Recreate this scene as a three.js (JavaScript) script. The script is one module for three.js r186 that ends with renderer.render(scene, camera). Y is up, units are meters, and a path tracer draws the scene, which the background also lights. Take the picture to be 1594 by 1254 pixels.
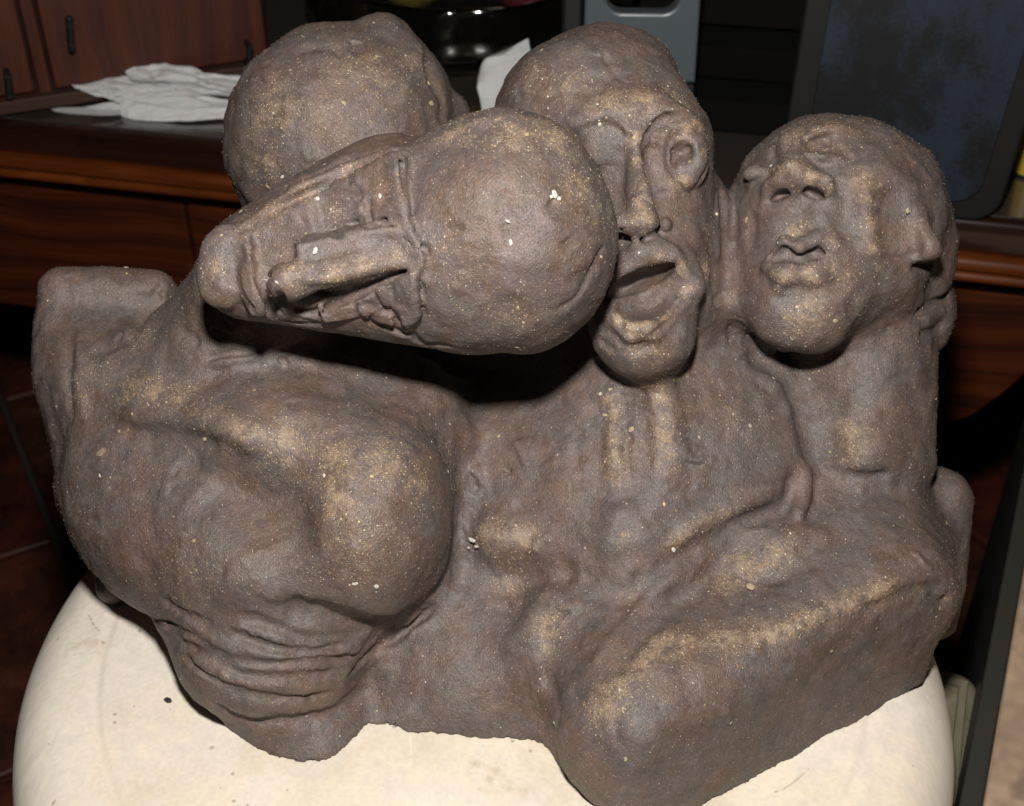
import * as THREE from 'three';
import { RoundedBoxGeometry } from 'three/addons/geometries/RoundedBoxGeometry.js';
import { mergeGeometries, toCreasedNormals } from 'three/addons/utils/BufferGeometryUtils.js';
import { ImprovedNoise } from 'three/addons/math/ImprovedNoise.js';

// ---------------------------------------------------------------- camera, light, exposure
const S = 0.00024;                 // metres per sculpting unit
const D = 2000;                    // camera distance in sculpting units
const PITCH = 36 * Math.PI / 180;
const CP = Math.cos(PITCH), SP = Math.sin(PITCH);
const FLOOR_C = -287;              // stool top, sculpting units along "up"
const STOOL_Y = 0.45;
const FLASH = { up: 470, side: -30, I: 1.1, radius: 0.8 };
const RES = 3;

const scene = new THREE.Scene();
scene.background = new THREE.Color(0, 0, 0);
// frame of the sculptor's view (x right, y up, z towards the viewer, in units) to world metres
const toW = (X, Y, Z) => new THREE.Vector3(X * S, (Y * CP + Z * SP - FLOOR_C) * S + STOOL_Y, (-Y * SP + Z * CP) * S);
const pix = (px, py, Z = 0) => { const f = (D - Z) / D; return [(px - 797) * f, (627 - py) * f, Z]; };
const at = (px, py, Z = 0) => toW(...pix(px, py, Z));
const camera = new THREE.PerspectiveCamera(2 * Math.atan(627 / D) * 180 / Math.PI, 1594 / 1254, 0.02, 20);
camera.position.copy(toW(0, 0, D));
camera.lookAt(toW(0, 0, 0));
camera.focus = 0.42; camera.userData.fStop = 20;
scene.add(camera);
const renderer = new THREE.WebGLRenderer({ antialias: true });
renderer.toneMapping = THREE.LinearToneMapping;
renderer.toneMappingExposure = 1;
renderer.shadowMap.enabled = true;
const flash = new THREE.PointLight(new THREE.Color(1, 0.965, 0.92), FLASH.I, 0, 2);
flash.position.copy(toW(FLASH.side, FLASH.up, D));
flash.castShadow = true; flash.shadow.radius = FLASH.radius; flash.name = 'camera_flash';
scene.add(flash);

// ---------------------------------------------------------------- helpers
let seed = 12345;
const rnd = () => { seed = (seed * 1664525 + 1013904223) >>> 0; return seed / 4294967296; };
const noise = new ImprovedNoise();
const N3 = (x, y, z) => noise.noise(x, y, z);
const fbm = (x, y, z, o = 4) => { let a = 1, s = 0; for (let i = 0; i < o; i++) { s += a * N3(x, y, z); x = x * 2.03 + 7.1; y = y * 2.03 + 3.7; z = z * 2.03 + 1.3; a *= 0.5; } return s; };
const clamp = (x, a = 0, b = 1) => Math.min(b, Math.max(a, x));
const sstep = (a, b, x) => { const t = clamp((x - a) / (b - a)); return t * t * (3 - 2 * t); };
const used = {};
function numbered(n) { if (!(n in used)) { used[n] = 0; return n; } used[n]++; return n + '_' + String(used[n]).padStart(3, '0'); }
function tag(o, label, category, group, kind) { o.userData = { label, category }; if (group) o.userData.group = group; if (kind) o.userData.kind = kind; return o; }
function shade(m) { m.castShadow = true; m.receiveShadow = true; return m; }
function mesh(name, geo, mat, parent = scene) { const m = shade(new THREE.Mesh(geo, mat)); m.name = numbered(name); parent.add(m); return m; }
function thing(name, pos, label, category) { const g = new THREE.Group(); g.name = numbered(name); g.position.copy(pos); scene.add(g); return tag(g, label, category); }
function tex(w, h, fn, srgb = false) {
  const d = new Uint8Array(w * h * 4);
  for (let y = 0; y < h; y++) for (let x = 0; x < w; x++) { const c = fn(x / w, y / h, x, y), i = (y * w + x) * 4; d[i] = c[0]; d[i + 1] = c[1]; d[i + 2] = c[2]; d[i + 3] = 255; }
  const t = new THREE.DataTexture(d, w, h); t.wrapS = t.wrapT = THREE.RepeatWrapping; t.magFilter = THREE.LinearFilter; t.minFilter = THREE.LinearMipmapLinearFilter; t.generateMipmaps = true;
  if (srgb) t.colorSpace = THREE.SRGBColorSpace; t.needsUpdate = true; return t;
}
// tileable value noise
function tileNoise(cells, sd) {
  const g = new Float32Array(cells * cells); let s = sd * 7919 + 17; for (let i = 0; i < g.length; i++) { s = (s * 1664525 + 1013904223) >>> 0; g[i] = s / 4294967296; }
  return (u, v) => { let x = u * cells, y = v * cells; const xi = Math.floor(x), yi = Math.floor(y); x -= xi; y -= yi; x = x * x * (3 - 2 * x); y = y * y * (3 - 2 * y);
    const a = g[((yi % cells + cells) % cells) * cells + (xi % cells + cells) % cells], b = g[((yi % cells + cells) % cells) * cells + ((xi + 1) % cells + cells) % cells], c = g[(((yi + 1) % cells + cells) % cells) * cells + (xi % cells + cells) % cells], d = g[(((yi + 1) % cells + cells) % cells) * cells + ((xi + 1) % cells + cells) % cells];
    return (a * (1 - x) + b * x) * (1 - y) + (c * (1 - x) + d * x) * y; };
}

// ---------------------------------------------------------------- the clay: a distance field sculpted with lumps and tool strokes
const prims = [];   // {d(x,y,z), k, part, sub, cx,cy,cz}
const P = {};       // part ids
const partList = [];
function part(id, name, label) { P[id] = partList.length; partList.push({ id, name, label }); }
part('torso', 'torso');
part('left_body', 'torso', 'hunched lower body with a swollen rounded knee and wrinkled folds');
part('thigh', 'thigh');
part('shoulder', 'shoulder', 'square flat-topped shoulder at the far side');
part('h1', 'head', 'bald head thrown back with cracked slab-like face');
part('h2', 'head', 'long screaming face with open mouth and one hollow eye');
part('h3', 'head', 'round face tilted upwards with parted lips');
part('h4', 'head', 'bald head turned away, smooth and cracked at the crown');
part('neck', 'neck');
part('neck1', 'neck'); part('neck4', 'neck'); part('neck3', 'neck');
part('h5', 'head', 'narrow profile face on the back of the tilted head');
part('hip', 'hip');
const curSub = { v: null };
const subs = [];    // sub-part names
function subId(partId, name) { const key = partId + ':' + name; let i = subs.findIndex((s) => s.key === key); if (i < 0) { i = subs.length; subs.push({ key, partId, name }); } return i + 1; }

function rot(rx, ry, rz) { const m = new THREE.Matrix4().makeRotationFromEuler(new THREE.Euler(rx * Math.PI / 180, ry * Math.PI / 180, rz * Math.PI / 180, 'ZYX')); m.transpose(); return m.elements; }
// ellipsoid; radii in picture units at its own depth; rz anticlockwise
function E(px, py, Z, a, b, c, o = {}) {
  const [x0, y0, z0] = pix(px, py, Z), f = (D - Z) / D; a *= f; b *= f; c *= f;
  const e = rot(o.rx || 0, o.ry || 0, o.rz || 0), mn = Math.min(a, b, c);
  const d = (x, y, z) => {
    x -= x0; y -= y0; z -= z0;
    const X = (e[0] * x + e[4] * y + e[8] * z) / a, Y = (e[1] * x + e[5] * y + e[9] * z) / b, Z2 = (e[2] * x + e[6] * y + e[10] * z) / c;
    const k0 = Math.sqrt(X * X + Y * Y + Z2 * Z2); if (k0 < 1e-6) return -mn;
    const k1 = Math.sqrt(X * X / (a * a) + Y * Y / (b * b) + Z2 * Z2 / (c * c)); return k0 * (k0 - 1) / k1;
  };
  prims.push({ d, k: o.k ?? 30, part: P[o.p], sub: o.s ? subId(P[o.p], o.s) : 0, cut: o.cut });
}
// round cone between two points
function C(p1, r1, p2, r2, o = {}) {
  const a = pix(...p1), b = pix(...p2); r1 *= (D - p1[2]) / D; r2 *= (D - p2[2]) / D;
  const bx = b[0] - a[0], by = b[1] - a[1], bz = b[2] - a[2], l2 = bx * bx + by * by + bz * bz, rr = r1 - r2, a2 = l2 - rr * rr, il2 = 1 / l2;
  const d = (x, y, z) => {
    const px = x - a[0], py = y - a[1], pz = z - a[2], yy = px * bx + py * by + pz * bz, zz = yy - l2;
    const qx = px * l2 - bx * yy, qy = py * l2 - by * yy, qz = pz * l2 - bz * yy, x2 = qx * qx + qy * qy + qz * qz, y2 = yy * yy * l2, z2 = zz * zz * l2;
    const k = Math.sign(rr) * rr * rr * x2;
    if (Math.sign(zz) * a2 * z2 > k) return Math.sqrt(x2 + z2) * il2 - r2;
    if (Math.sign(yy) * a2 * y2 < k) return Math.sqrt(x2 + y2) * il2 - r1;
    return (Math.sqrt(x2 * a2 * il2) + yy * rr) * il2 - r1;
  };
  prims.push({ d, k: o.k ?? 30, part: P[o.p], sub: o.s ? subId(P[o.p], o.s) : 0, cut: o.cut });
}
// rounded box; half sizes
function X(px, py, Z, a, b, c, r, o = {}) {
  const [x0, y0, z0] = pix(px, py, Z), f = (D - Z) / D; a = a * f - r; b = b * f - r; c = c * f - r;
  const e = rot(o.rx || 0, o.ry || 0, o.rz || 0);
  const d = (x, y, z) => {
    x -= x0; y -= y0; z -= z0;
    const X = Math.abs(e[0] * x + e[4] * y + e[8] * z) - a, Y = Math.abs(e[1] * x + e[5] * y + e[9] * z) - b, Z2 = Math.abs(e[2] * x + e[6] * y + e[10] * z) - c;
    const mx = Math.max(X, 0), my = Math.max(Y, 0), mz = Math.max(Z2, 0); return Math.sqrt(mx * mx + my * my + mz * mz) + Math.min(Math.max(X, Y, Z2), 0) - r;
  };
  prims.push({ d, k: o.k ?? 30, part: P[o.p], sub: o.s ? subId(P[o.p], o.s) : 0, cut: o.cut });
}
// round cone shaved off by the plane through three points of its own skin, seen at three places of the picture
function shaved(list, pts, o) {
  const n0 = prims.length; list(); const own = prims.splice(n0), u = (x, y, z) => { let d = 1e9; for (const q of own) { const e = q.d(x, y, z), h = Math.max(q.k - Math.abs(d - e), 0) / q.k; d = Math.min(d, e) - h * h * q.k / 4; } return d; };
  const keep = prims.splice(0); prims.push({ d: u, k: 1, part: 0, sub: 0 }); const q = pts.map((p) => new THREE.Vector3(...(p.length > 2 ? pix(...p) : surf(...p))));
  prims.length = 0; prims.push(...keep);
  const n = q[1].clone().sub(q[0]).cross(q[2].clone().sub(q[0])).normalize(); if (n.z < 0) n.negate(); const off = n.dot(q[0]) - (o.in || 0), k = o.edge || 20;
  prims.push({ d: (x, y, z) => { const a = u(x, y, z), b = n.x * x + n.y * y + n.z * z - off, h = Math.max(k - Math.abs(a - b), 0) / k; return Math.max(a, b) + h * h * k / 4; }, k: o.k, part: P[o.p], sub: 0 });
}
const stoolZ = (py) => { const y = 627 - py; return (FLOOR_C - y * CP) / (SP - y * CP / D); };
const up = (x, y, z) => y * CP + z * SP - FLOOR_C;   // height over the stool
let lastPart = 0, lastSub = 0;
function field(x, y, z, list = prims) {
  let d = 1e9, best = 1e9;
  for (let i = 0; i < list.length; i++) {
    const p = list[i]; let e = p.d(x, y, z), k = p.k;
    if (p.cut) { e = -e; const h = Math.max(k - Math.abs(d - e), 0) / k; d = Math.max(d, e) + h * h * k * 0.25; continue; }
    if (e < best) { best = e; lastPart = p.part; lastSub = p.sub; }
    const h = Math.max(k - Math.abs(d - e), 0) / k; d = Math.min(d, e) - h * h * k * 0.25;
  }
  return d;
}
const strokes = [];
function surf(px, py, zmax = 700) {               // the point of the clay seen at a place of the picture
  const dir = new THREE.Vector3((px - 797) / D, (627 - py) / D, -1).normalize(); let t = (D - zmax);
  for (let i = 0; i < 140; i++) {
    const x = dir.x * t, y = dir.y * t, z = D + dir.z * t; let d = Math.max(field(x, y, z), -up(x, y, z));
    if (d < 0.3) return [x, y, z]; t += d * 0.85; if (t > D + 900) break;
  }
  return null;
}
// lump laid on the surface
function B(px, py, a, b, c, o = {}) { const q = surf(px, py); if (!q) { console.log('lump misses', px, py); return; } E(px, py, q[2] + (o.dz || 0), a, b, c, o); }
// plate laid on the surface
function PL(px, py, a, b, c, r, o = {}) { const q = surf(px, py), e = surf(px + 12, py), f = surf(px, py + 12); if (!q || !e || !f) return; X(px, py, q[2] + (o.dz || 0), a, b, c, r, { ...o, ry: -Math.atan2(e[2] - q[2], e[0] - q[0]) * 57.3 * (o.lie ?? 0.8), rx: -Math.atan2(f[2] - q[2], q[1] - f[1]) * 57.3 * (o.lie ?? 0.8) }); }
// tool stroke: kind 'r' ridge/groove (amp +/-), 's' step (left-hand side raised)
function stroke(kind, w, amp, pts, o = {}) {
  const q = []; for (const p of pts) { const s = p.length > 2 ? pix(p[0], p[1], p[2]) : surf(p[0], p[1]); if (s) q.push(s); }
  if (q.length < 1) { console.log('stroke misses', pts[0]); return; } if (q.length === 1) q.push([q[0][0] + 0.5, q[0][1], q[0][2]]);
  // smooth the polyline (Catmull-Rom)
  const cv = q.length > 2 ? new THREE.CatmullRomCurve3(q.map((p) => new THREE.Vector3(...p))) : null;
  const pp = cv ? cv.getPoints(q.length * 3).map((v) => [v.x, v.y, v.z]) : q;
  let c = [0, 0, 0]; for (const p of pp) for (let i = 0; i < 3; i++) c[i] += p[i] / pp.length; let R = 0; for (const p of pp) R = Math.max(R, Math.hypot(p[0] - c[0], p[1] - c[1], p[2] - c[2]));
  strokes.push({ kind, w, amp, pp, c, R: R + w * 2.6, e: o.e || 2.5, taper: o.taper ?? 0.35, jit: o.jit || 0 });
}
function strokeD(x, y, z, list) {
  let s = 0;
  for (let i = 0; i < list.length; i++) {
    const st = list[i], dx = x - st.c[0], dy = y - st.c[1], dz = z - st.c[2]; if (dx * dx + dy * dy + dz * dz > st.R * st.R) continue;
    let bd = 1e18, bt = 0, side = 1; const pp = st.pp, n = pp.length - 1;
    let jx = x, jy = y; if (st.jit) { jx += st.jit * N3(x * 0.09, y * 0.09, 3.3); jy += st.jit * N3(x * 0.09, y * 0.09, 9.1); }
    for (let j = 0; j < n; j++) {
      const a = pp[j], b = pp[j + 1], bx = b[0] - a[0], by = b[1] - a[1], bz = b[2] - a[2], px = jx - a[0], py = jy - a[1], pz = z - a[2];
      const t = clamp((px * bx + py * by + pz * bz) / (bx * bx + by * by + bz * bz + 1e-9)), qx = px - bx * t, qy = py - by * t, qz = pz - bz * t, dd = qx * qx + qy * qy + qz * qz;
      if (dd < bd) { bd = dd; bt = (j + t) / n; side = (bx * qy - by * qx) / (Math.hypot(bx, by) + 1e-6); }
    }
    const r = Math.sqrt(bd); if (r > st.w * 2.6) continue;
    let tp = st.taper > 0 ? Math.min(1, Math.min(bt, 1 - bt) / (st.taper * 0.5) + 0.15) : 1;
    const g = Math.exp(-(r / st.w) * (r / st.w)) * tp;
    s += st.kind === 'r' ? st.amp * g : st.amp * g * 0.5 * (1 + Math.tanh(side / st.e));
  }
  return s;
}
// ---- body of the group
E(990, 830, -90, 330, 320, 250, { p: 'torso' });
E(760, 830, -170, 260, 300, 220, { p: 'torso', k: 80 });
E(760, 1030, -40, 230, 170, 210, { p: 'torso', k: 80 });
C([1010, 560, -10], 140, [985, 860, 60], 130, { p: 'torso', k: 80 });
E(1100, 700, -60, 190, 190, 190, { p: 'torso', k: 60 });
C([655, 1120, 30], 125, [880, 1150, 20], 130, { p: 'torso', k: 60 });
// right side: hip, thigh, slab at the back
E(1290, 870, -60, 185, 170, 210, { p: 'hip', k: 70 });
X(1392, 845, -150, 88, 124, 120, 55, { p: 'hip', k: 26, rz: -4 });
E(1428, 945, -90, 52, 70, 110, { p: 'hip', k: 20 });
shaved(() => { C([1000, 1130, 250], 135, [1388, 938, 135], 92, { p: 'thigh', k: 40 }); E(1060, 1165, 180, 175, 95, 140, { p: 'thigh', k: 40, rz: 10 }); C([1030, 1170, 190], 110, [1330, 1050, 80], 105, { p: 'thigh', k: 40 }); }, [[1180, 995, 345], [1400, 905, 225], [1220, 1180, stoolZ(1180) + 6]], { p: 'thigh', k: 95, edge: 22 });
C([850, 1045, 70], 78, [955, 1040, 150], 88, { p: 'torso', k: 90 });
// left figure
E(345, 800, 40, 205, 180, 200, { p: 'left_body', k: 50 });
E(240, 740, 20, 140, 150, 150, { p: 'left_body', k: 60 });
E(430, 860, 135, 160, 130, 185, { p: 'left_body', k: 80 });
E(575, 810, 170, 128, 150, 185, { p: 'left_body', k: 75, s: 'knee' });
C([240, 620, 110], 42, [430, 690, 190], 70, { p: 'left_body', k: 50 });
C([430, 690, 180], 90, [570, 740, 200], 100, { p: 'left_body', k: 60 });
E(420, 1000, 130, 150, 120, 150, { p: 'left_body', k: 60 });
C([450, 1080, 110], 100, [490, 1150, 120], 92, { p: 'left_body', k: 40 });
C([400, 570, 60], 120, [620, 660, 60], 110, { p: 'left_body', k: 60 });
E(330, 612, 20, 140, 95, 120, { p: 'left_body', k: 60 });
X(168, 500, -60, 104, 82, 60, 42, { p: 'shoulder', k: 14, ry: 14 });
E(195, 600, 0, 105, 75, 110, { p: 'shoulder', k: 60 });
E(150, 590, -30, 70, 90, 90, { p: 'shoulder', k: 50 });
X(165, 660, -60, 72, 150, 80, 50, { p: 'shoulder', k: 50, rz: 5 });
E(182, 900, -70, 34, 42, 50, { p: 'left_body', k: 8 });
// neck of the thrown-back head
C([420, 440, 130], 100, [290, 575, 30], 85, { p: 'neck1', k: 60 });
C([600, 330, 180], 110, [420, 430, 130], 100, { p: 'neck1', k: 40 });
// head thrown back
E(795, 362, 330, 165, 190, 180, { p: 'h1', k: 10, rz: 12 });
C([690, 390, 340], 125, [385, 430, 330], 66, { p: 'h1', k: 60 });
C([720, 425, 320], 122, [470, 446, 320], 56, { p: 'h1', k: 30 });
C([660, 320, 310], 100, [430, 385, 290], 72, { p: 'h1', k: 50 });
C([600, 320, 250], 100, [430, 400, 220], 80, { p: 'h1', k: 50 });
// head at the back
E(530, 215, -20, 180, 172, 170, { p: 'h4', k: 25, rz: 15 });
E(500, 120, -30, 78, 74, 100, { p: 'h4', k: 20 });
E(597, 105, -30, 64, 78, 100, { p: 'h4', k: 10 });
E(640, 140, -30, 50, 70, 90, { p: 'h4', k: 30 });
E(692, 182, -70, 40, 38, 60, { p: 'h4', k: 14 });
C([520, 330, -60], 120, [560, 520, -100], 130, { p: 'neck4', k: 40 });
// screaming head
E(920, 195, 50, 150, 142, 160, { p: 'h2', k: 20, rz: -14 });
E(960, 130, 40, 95, 84, 110, { p: 'h2', k: 30 });
C([1005, 240, 110], 105, [1000, 490, 165], 86, { p: 'h2', k: 50 });
C([1075, 330, 60], 66, [1060, 460, 90], 72, { p: 'h2', k: 40 });
C([1000, 430, 0], 110, [1010, 620, -20], 120, { p: 'neck', k: 30 });
// tilted face
E(1290, 350, 50, 160, 168, 165, { p: 'h3', k: 12, rz: 15 });
E(1250, 440, 110, 112, 105, 110, { p: 'h3', k: 50 });
E(1360, 330, 30, 105, 122, 130, { p: 'h3', k: 40 });
E(1340, 425, 66, 88, 78, 92, { p: 'h3', k: 40, rz: 30 });
E(1422, 385, -20, 58, 112, 110, { p: 'h5', k: 20 });
E(1442, 490, -60, 38, 64, 80, { p: 'h5', k: 12 });
C([1330, 480, -20], 120, [1340, 700, -10], 112, { p: 'neck3', k: 30 });
C([1340, 620, 50], 52, [1335, 695, 84], 46, { p: 'neck3', k: 40 });

// ---- lumps laid on: features of the faces
// screaming face: nose, eye, lips
{ const o = { p: 'h2', s: 'nose' };
  const a = surf(985, 205), b = surf(1000, 340);
  const f = 1;
  C([983, 205, a[2] - 8], 13, [999, 335, b[2] + 24], 23, { ...o, k: 22 });
  E(998, 345, b[2] + 25, 31, 21, 25, { ...o, k: 9 });
  B(1036, 350, 12, 13, 16, { ...o, k: 5 });
  B(968, 345, 14, 14, 14, { ...o, k: 8 }); }
B(960, 180, 70, 22, 22, { p: 'h2', k: 30, rz: 8, dz: -4 });
B(1050, 180, 50, 18, 24, { p: 'h2', k: 24, rz: -30, dz: -4 });
B(1066, 246, 38, 56, 34, { p: 'h2', s: 'eye', k: 6, rz: -6, dz: -2 });
{ const q = surf(1066, 232); E(1062, 234, q[2] + 2, 22, 20, 26, { p: 'h2', k: 9, cut: true, rz: -20 }); E(1066, 250, q[2] + 10, 20, 24, 16, { p: 'h2', k: 12, cut: true, rz: -8 }); }
B(945, 228, 36, 30, 16, { p: 'h2', s: 'eye', k: 14, dz: -6 });

// mouth cut, tongue and lips
B(1004, 528, 70, 52, 44, { p: 'h2', k: 50, dz: -24 });
{ const q = surf(1012, 455)[2];
  const o = { p: 'h2', s: 'lip' };
  const lip = (pts, r, k) => { for (let i = 0; i < pts.length - 1; i++) C([pts[i][0], pts[i][1], q + pts[i][2]], r[i], [pts[i + 1][0], pts[i + 1][1], q + pts[i + 1][2]], r[i + 1], { ...o, k }); };
  lip([[948, 428, -34], [984, 412, -8], [1016, 394, 0], [1044, 395, -6], [1066, 414, -22], [1076, 445, -30], [1068, 466, -24]], [7, 9, 9, 9, 9, 9, 8], 32);
  lip([[952, 466, -24], [961, 496, 0], [984, 515, 12], [1010, 513, 12], [1034, 497, 4], [1052, 478, -10], [1066, 464, -20]], [9, 14, 16, 15, 12, 10, 8], 10);
  E(1008, 455, q + 16, 58, 40, 50, { p: 'h2', k: 8, cut: true, rz: 28 });
  E(1000, 436, q - 12, 58, 16, 60, { p: 'h2', k: 5, cut: true, rz: 24 });
  E(1014, 480, q - 72, 66, 46, 54, { p: 'h2', s: 'tongue', k: 6, rz: 30, rx: 26 });
}
// tilted face: nose, lips, chin
{ const q = surf(1237, 275)[2], qr = surf(1290, 298)[2], ql = surf(1194, 300)[2]; const o = { p: 'h3', s: 'nose' };
  C([1234, 226, q - 28], 17, [1236, 270, q + 13], 24, { ...o, k: 34 });
  C([1256, 276, q + 8], 15, [1284, 284, qr + 6], 13, { ...o, k: 14 }); C([1284, 284, qr + 6], 13, [1296, 306, qr - 3], 8, { ...o, k: 6 });
  C([1216, 276, q + 6], 15, [1198, 290, ql + 6], 12, { ...o, k: 14 }); C([1198, 290, ql + 6], 12, [1190, 316, ql - 3], 8, { ...o, k: 6 });
  C([1236, 280, q + 16], 11, [1235, 304, q + 4], 8, { ...o, k: 8 });
  E(1213, 305, (q + ql) / 2 + 4, 15, 5, 20, { p: 'h3', k: 4, cut: true, rz: 26 }); E(1270, 302, (q + qr) / 2 + 4, 17, 5, 20, { p: 'h3', k: 4, cut: true, rz: -28 }); }
{ const q = surf(1245, 410)[2]; const o = { p: 'h3', s: 'lip' };
  C([1198, 400, q - 14], 7, [1221, 376, q - 1], 10, { ...o, k: 16 }); C([1221, 376, q - 1], 10, [1243, 385, q + 5], 10, { ...o, k: 12 });
  C([1243, 385, q + 5], 10, [1270, 375, q - 1], 10, { ...o, k: 12 }); C([1270, 375, q - 1], 10, [1302, 403, q - 16], 7, { ...o, k: 16 });
  C([1192, 414, q - 18], 8, [1222, 424, q - 2], 14, { ...o, k: 14 }); C([1222, 424, q - 2], 14, [1262, 426, q - 2], 15, { ...o, k: 14 }); C([1262, 426, q - 2], 15, [1304, 412, q - 20], 8, { ...o, k: 14 });
  C([1206, 402, q - 4], 8, [1224, 394, q], 10, { p: 'h3', k: 5, cut: true }); C([1224, 394, q], 10, [1244, 402, q + 6], 7, { p: 'h3', k: 5, cut: true }); C([1244, 402, q + 6], 7, [1268, 393, q], 11, { p: 'h3', k: 5, cut: true }); C([1268, 393, q], 11, [1294, 405, q - 8], 7, { p: 'h3', k: 5, cut: true });
  B(1252, 500, 56, 36, 30, { p: 'h3', k: 60, dz: -20 }); }
B(1270, 208, 58, 11, 14, { p: 'h3', k: 12, rz: 10, dz: -2 }); B(1284, 244, 32, 12, 14, { p: 'h3', s: 'eye', k: 7, rz: -10, dz: 1 }); B(1180, 268, 26, 14, 12, { p: 'h3', s: 'eye', k: 8, rz: 12, dz: -1 });

// profile face at the back of it
{ const q = surf(1430, 360)[2]; C([1404, 305, q - 10], 16, [1438, 380, q + 6], 24, { p: 'h5', s: 'nose', k: 26 }); E(1446, 390, q + 6, 22, 16, 22, { p: 'h5', s: 'nose', k: 10 }); }
// slabs of the cracked face
{ const o = { p: 'h1', s: 'clay_slab' };
  C([616, 250, surf(606, 264)[2] - 8], 20, [470, 303, surf(470, 312)[2] - 4], 20, { ...o, k: 26 }); C([470, 303, surf(470, 312)[2] - 4], 20, [376, 372, surf(385, 380)[2] - 10], 20, { ...o, k: 26 });
  PL(598, 300, 42, 50, 16, 6, { ...o, k: 6, rz: 14, dz: 7 }); PL(530, 326, 44, 30, 12, 8, { ...o, k: 10, rz: 24, dz: 5 }); PL(450, 366, 56, 34, 12, 10, { ...o, k: 10, rz: 26, dz: 2 });
  const z1 = surf(560, 400)[2];
  X(560, 392, z1 - 4, 100, 38, 38, 9, { ...o, k: 6, rz: 12, ry: 8, rx: 12 }); X(566, 414, z1 + 5, 92, 17, 33, 7, { ...o, k: 10, rz: 11, ry: 8 }); E(450, 436, z1 + 14, 34, 30, 34, { ...o, k: 14 });
  B(392, 424, 28, 66, 22, { ...o, k: 6, rz: 6, dz: 2 }); B(352, 412, 46, 66, 30, { ...o, k: 10, rz: -6, dz: -4 });
  PL(530, 484, 34, 16, 8, 5, { ...o, k: 4, rz: 10, dz: 3 }); PL(574, 474, 20, 18, 8, 6, { ...o, k: 4, rz: 25, dz: 2 }); PL(606, 456, 18, 20, 8, 6, { ...o, k: 4, rz: 15, dz: 3 }); PL(636, 446, 20, 22, 8, 6, { ...o, k: 4, rz: 10, dz: 4 }); PL(636, 484, 22, 20, 8, 6, { ...o, k: 4, rz: 20, dz: 4 }); PL(596, 494, 22, 12, 7, 5, { ...o, k: 4, rz: -14, dz: 2 });
}
// bumps of chest, belly and hip
B(979, 836, 26, 38, 13, { p: 'torso', k: 50, dz: -8 });
B(805, 842, 60, 26, 26, { p: 'torso', k: 40, rz: -8, dz: -10 });
B(855, 975, 30, 58, 17, { p: 'torso', k: 60, rz: -10, dz: -12 });
B(1190, 872, 76, 28, 26, { p: 'torso', k: 40, rz: 38, dz: -10 });
B(1035, 690, 28, 95, 16, { p: 'torso', k: 40, dz: -8 });
// ---- tool strokes
// chest: tendons, collar bones, ribs
stroke('r', 15, 5, [[952, 615], [955, 700], [961, 775]], { jit: 8, taper: 0.6 }); stroke('r', 7, -4, [[974, 640], [975, 720], [966, 792]], { jit: 6, taper: 0.5 }); stroke('r', 24, -6, [[925, 630], [928, 710], [936, 790]], { jit: 8, taper: 0.6 });
stroke('r', 10, -4, [[1005, 620], [1004, 700], [1000, 760]], { jit: 8, taper: 0.6 }); stroke('r', 18, -5, [[1070, 640], [1074, 720], [1062, 780]], { jit: 8, taper: 0.6 }); stroke('r', 7, -4, [[900, 650], [898, 700], [905, 760]], { jit: 8, taper: 0.6 });
stroke('r', 11, 9, [[1042, 848], [1090, 815], [1147, 788], [1210, 765]]); stroke('r', 12, -9, [[1050, 870], [1110, 840], [1180, 800], [1225, 790]]);
stroke('r', 13, -8, [[940, 1070], [1010, 980], [1080, 915], [1150, 850]]); stroke('r', 9, 6, [[920, 1040], [1000, 940], [1070, 880]]); stroke('r', 24, -9, [[780, 900], [840, 890], [900, 900]]);
stroke('r', 11, 12, [[1252, 722], [1254, 770], [1238, 808]]); stroke('r', 9, -9, [[1228, 735], [1226, 775], [1210, 800]]); stroke('r', 8, -9, [[1272, 735], [1270, 780], [1258, 815]]);
stroke('r', 14, -16, [[1165, 545], [1224, 592], [1251, 660], [1271, 727]], { taper: 0.2 }); stroke('r', 7, -8, [[1195, 545], [1232, 595], [1256, 665]], { jit: 6 });
stroke('r', 10, -8, [[1310, 738], [1345, 742], [1385, 735]]); stroke('r', 30, -10, [[1290, 600], [1300, 680], [1300, 720]]);
stroke('r', 5, -5, [[1175, 590], [1190, 604], [1200, 608]]);
stroke('r', 10, 7, [[1395, 906], [1330, 932], [1240, 968], [1190, 985]]); stroke('r', 7, -9, [[1470, 912], [1430, 916], [1390, 932], [1340, 952]], { jit: 4 });
stroke('r', 6, -10, [[1446, 924], [1462, 938], [1478, 926]]);
stroke('r', 10, -8, [[850, 1050], [870, 1110], [858, 1160]]);
// left body: arm ridge and its underside, shoulder creases
stroke('s', 34, 24, [[185, 655], [270, 662], [346, 680], [405, 712]], { e: 10, taper: 0.3 }); stroke('r', 16, 12, [[200, 610], [246, 606], [308, 634], [375, 660], [430, 690]]);
stroke('r', 46, -16, [[330, 730], [390, 780], [420, 840]]); stroke('r', 44, -22, [[400, 730], [440, 800], [465, 880]], { taper: 0.8 });
stroke('r', 12, -16, [[268, 425], [240, 470], [200, 525], [140, 546]], { taper: 0.15 }); stroke('r', 7, -8, [[252, 440], [220, 500], [180, 535]]);
stroke('r', 8, -7, [[102, 450], [107, 567], [112, 668]]); stroke('r', 10, 6, [[120, 450], [124, 567], [130, 668]]);
stroke('r', 5, -6, [[322, 560], [360, 550], [398, 547]]); stroke('r', 6, 6, [[325, 568], [365, 560], [400, 556]]); stroke('r', 6, -5, [[280, 515], [300, 525], [310, 540]]);
stroke('r', 5, -4, [[270, 740], [340, 752], [400, 765]]); stroke('r', 4, -4, [[180, 745], [230, 742]]);
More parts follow.
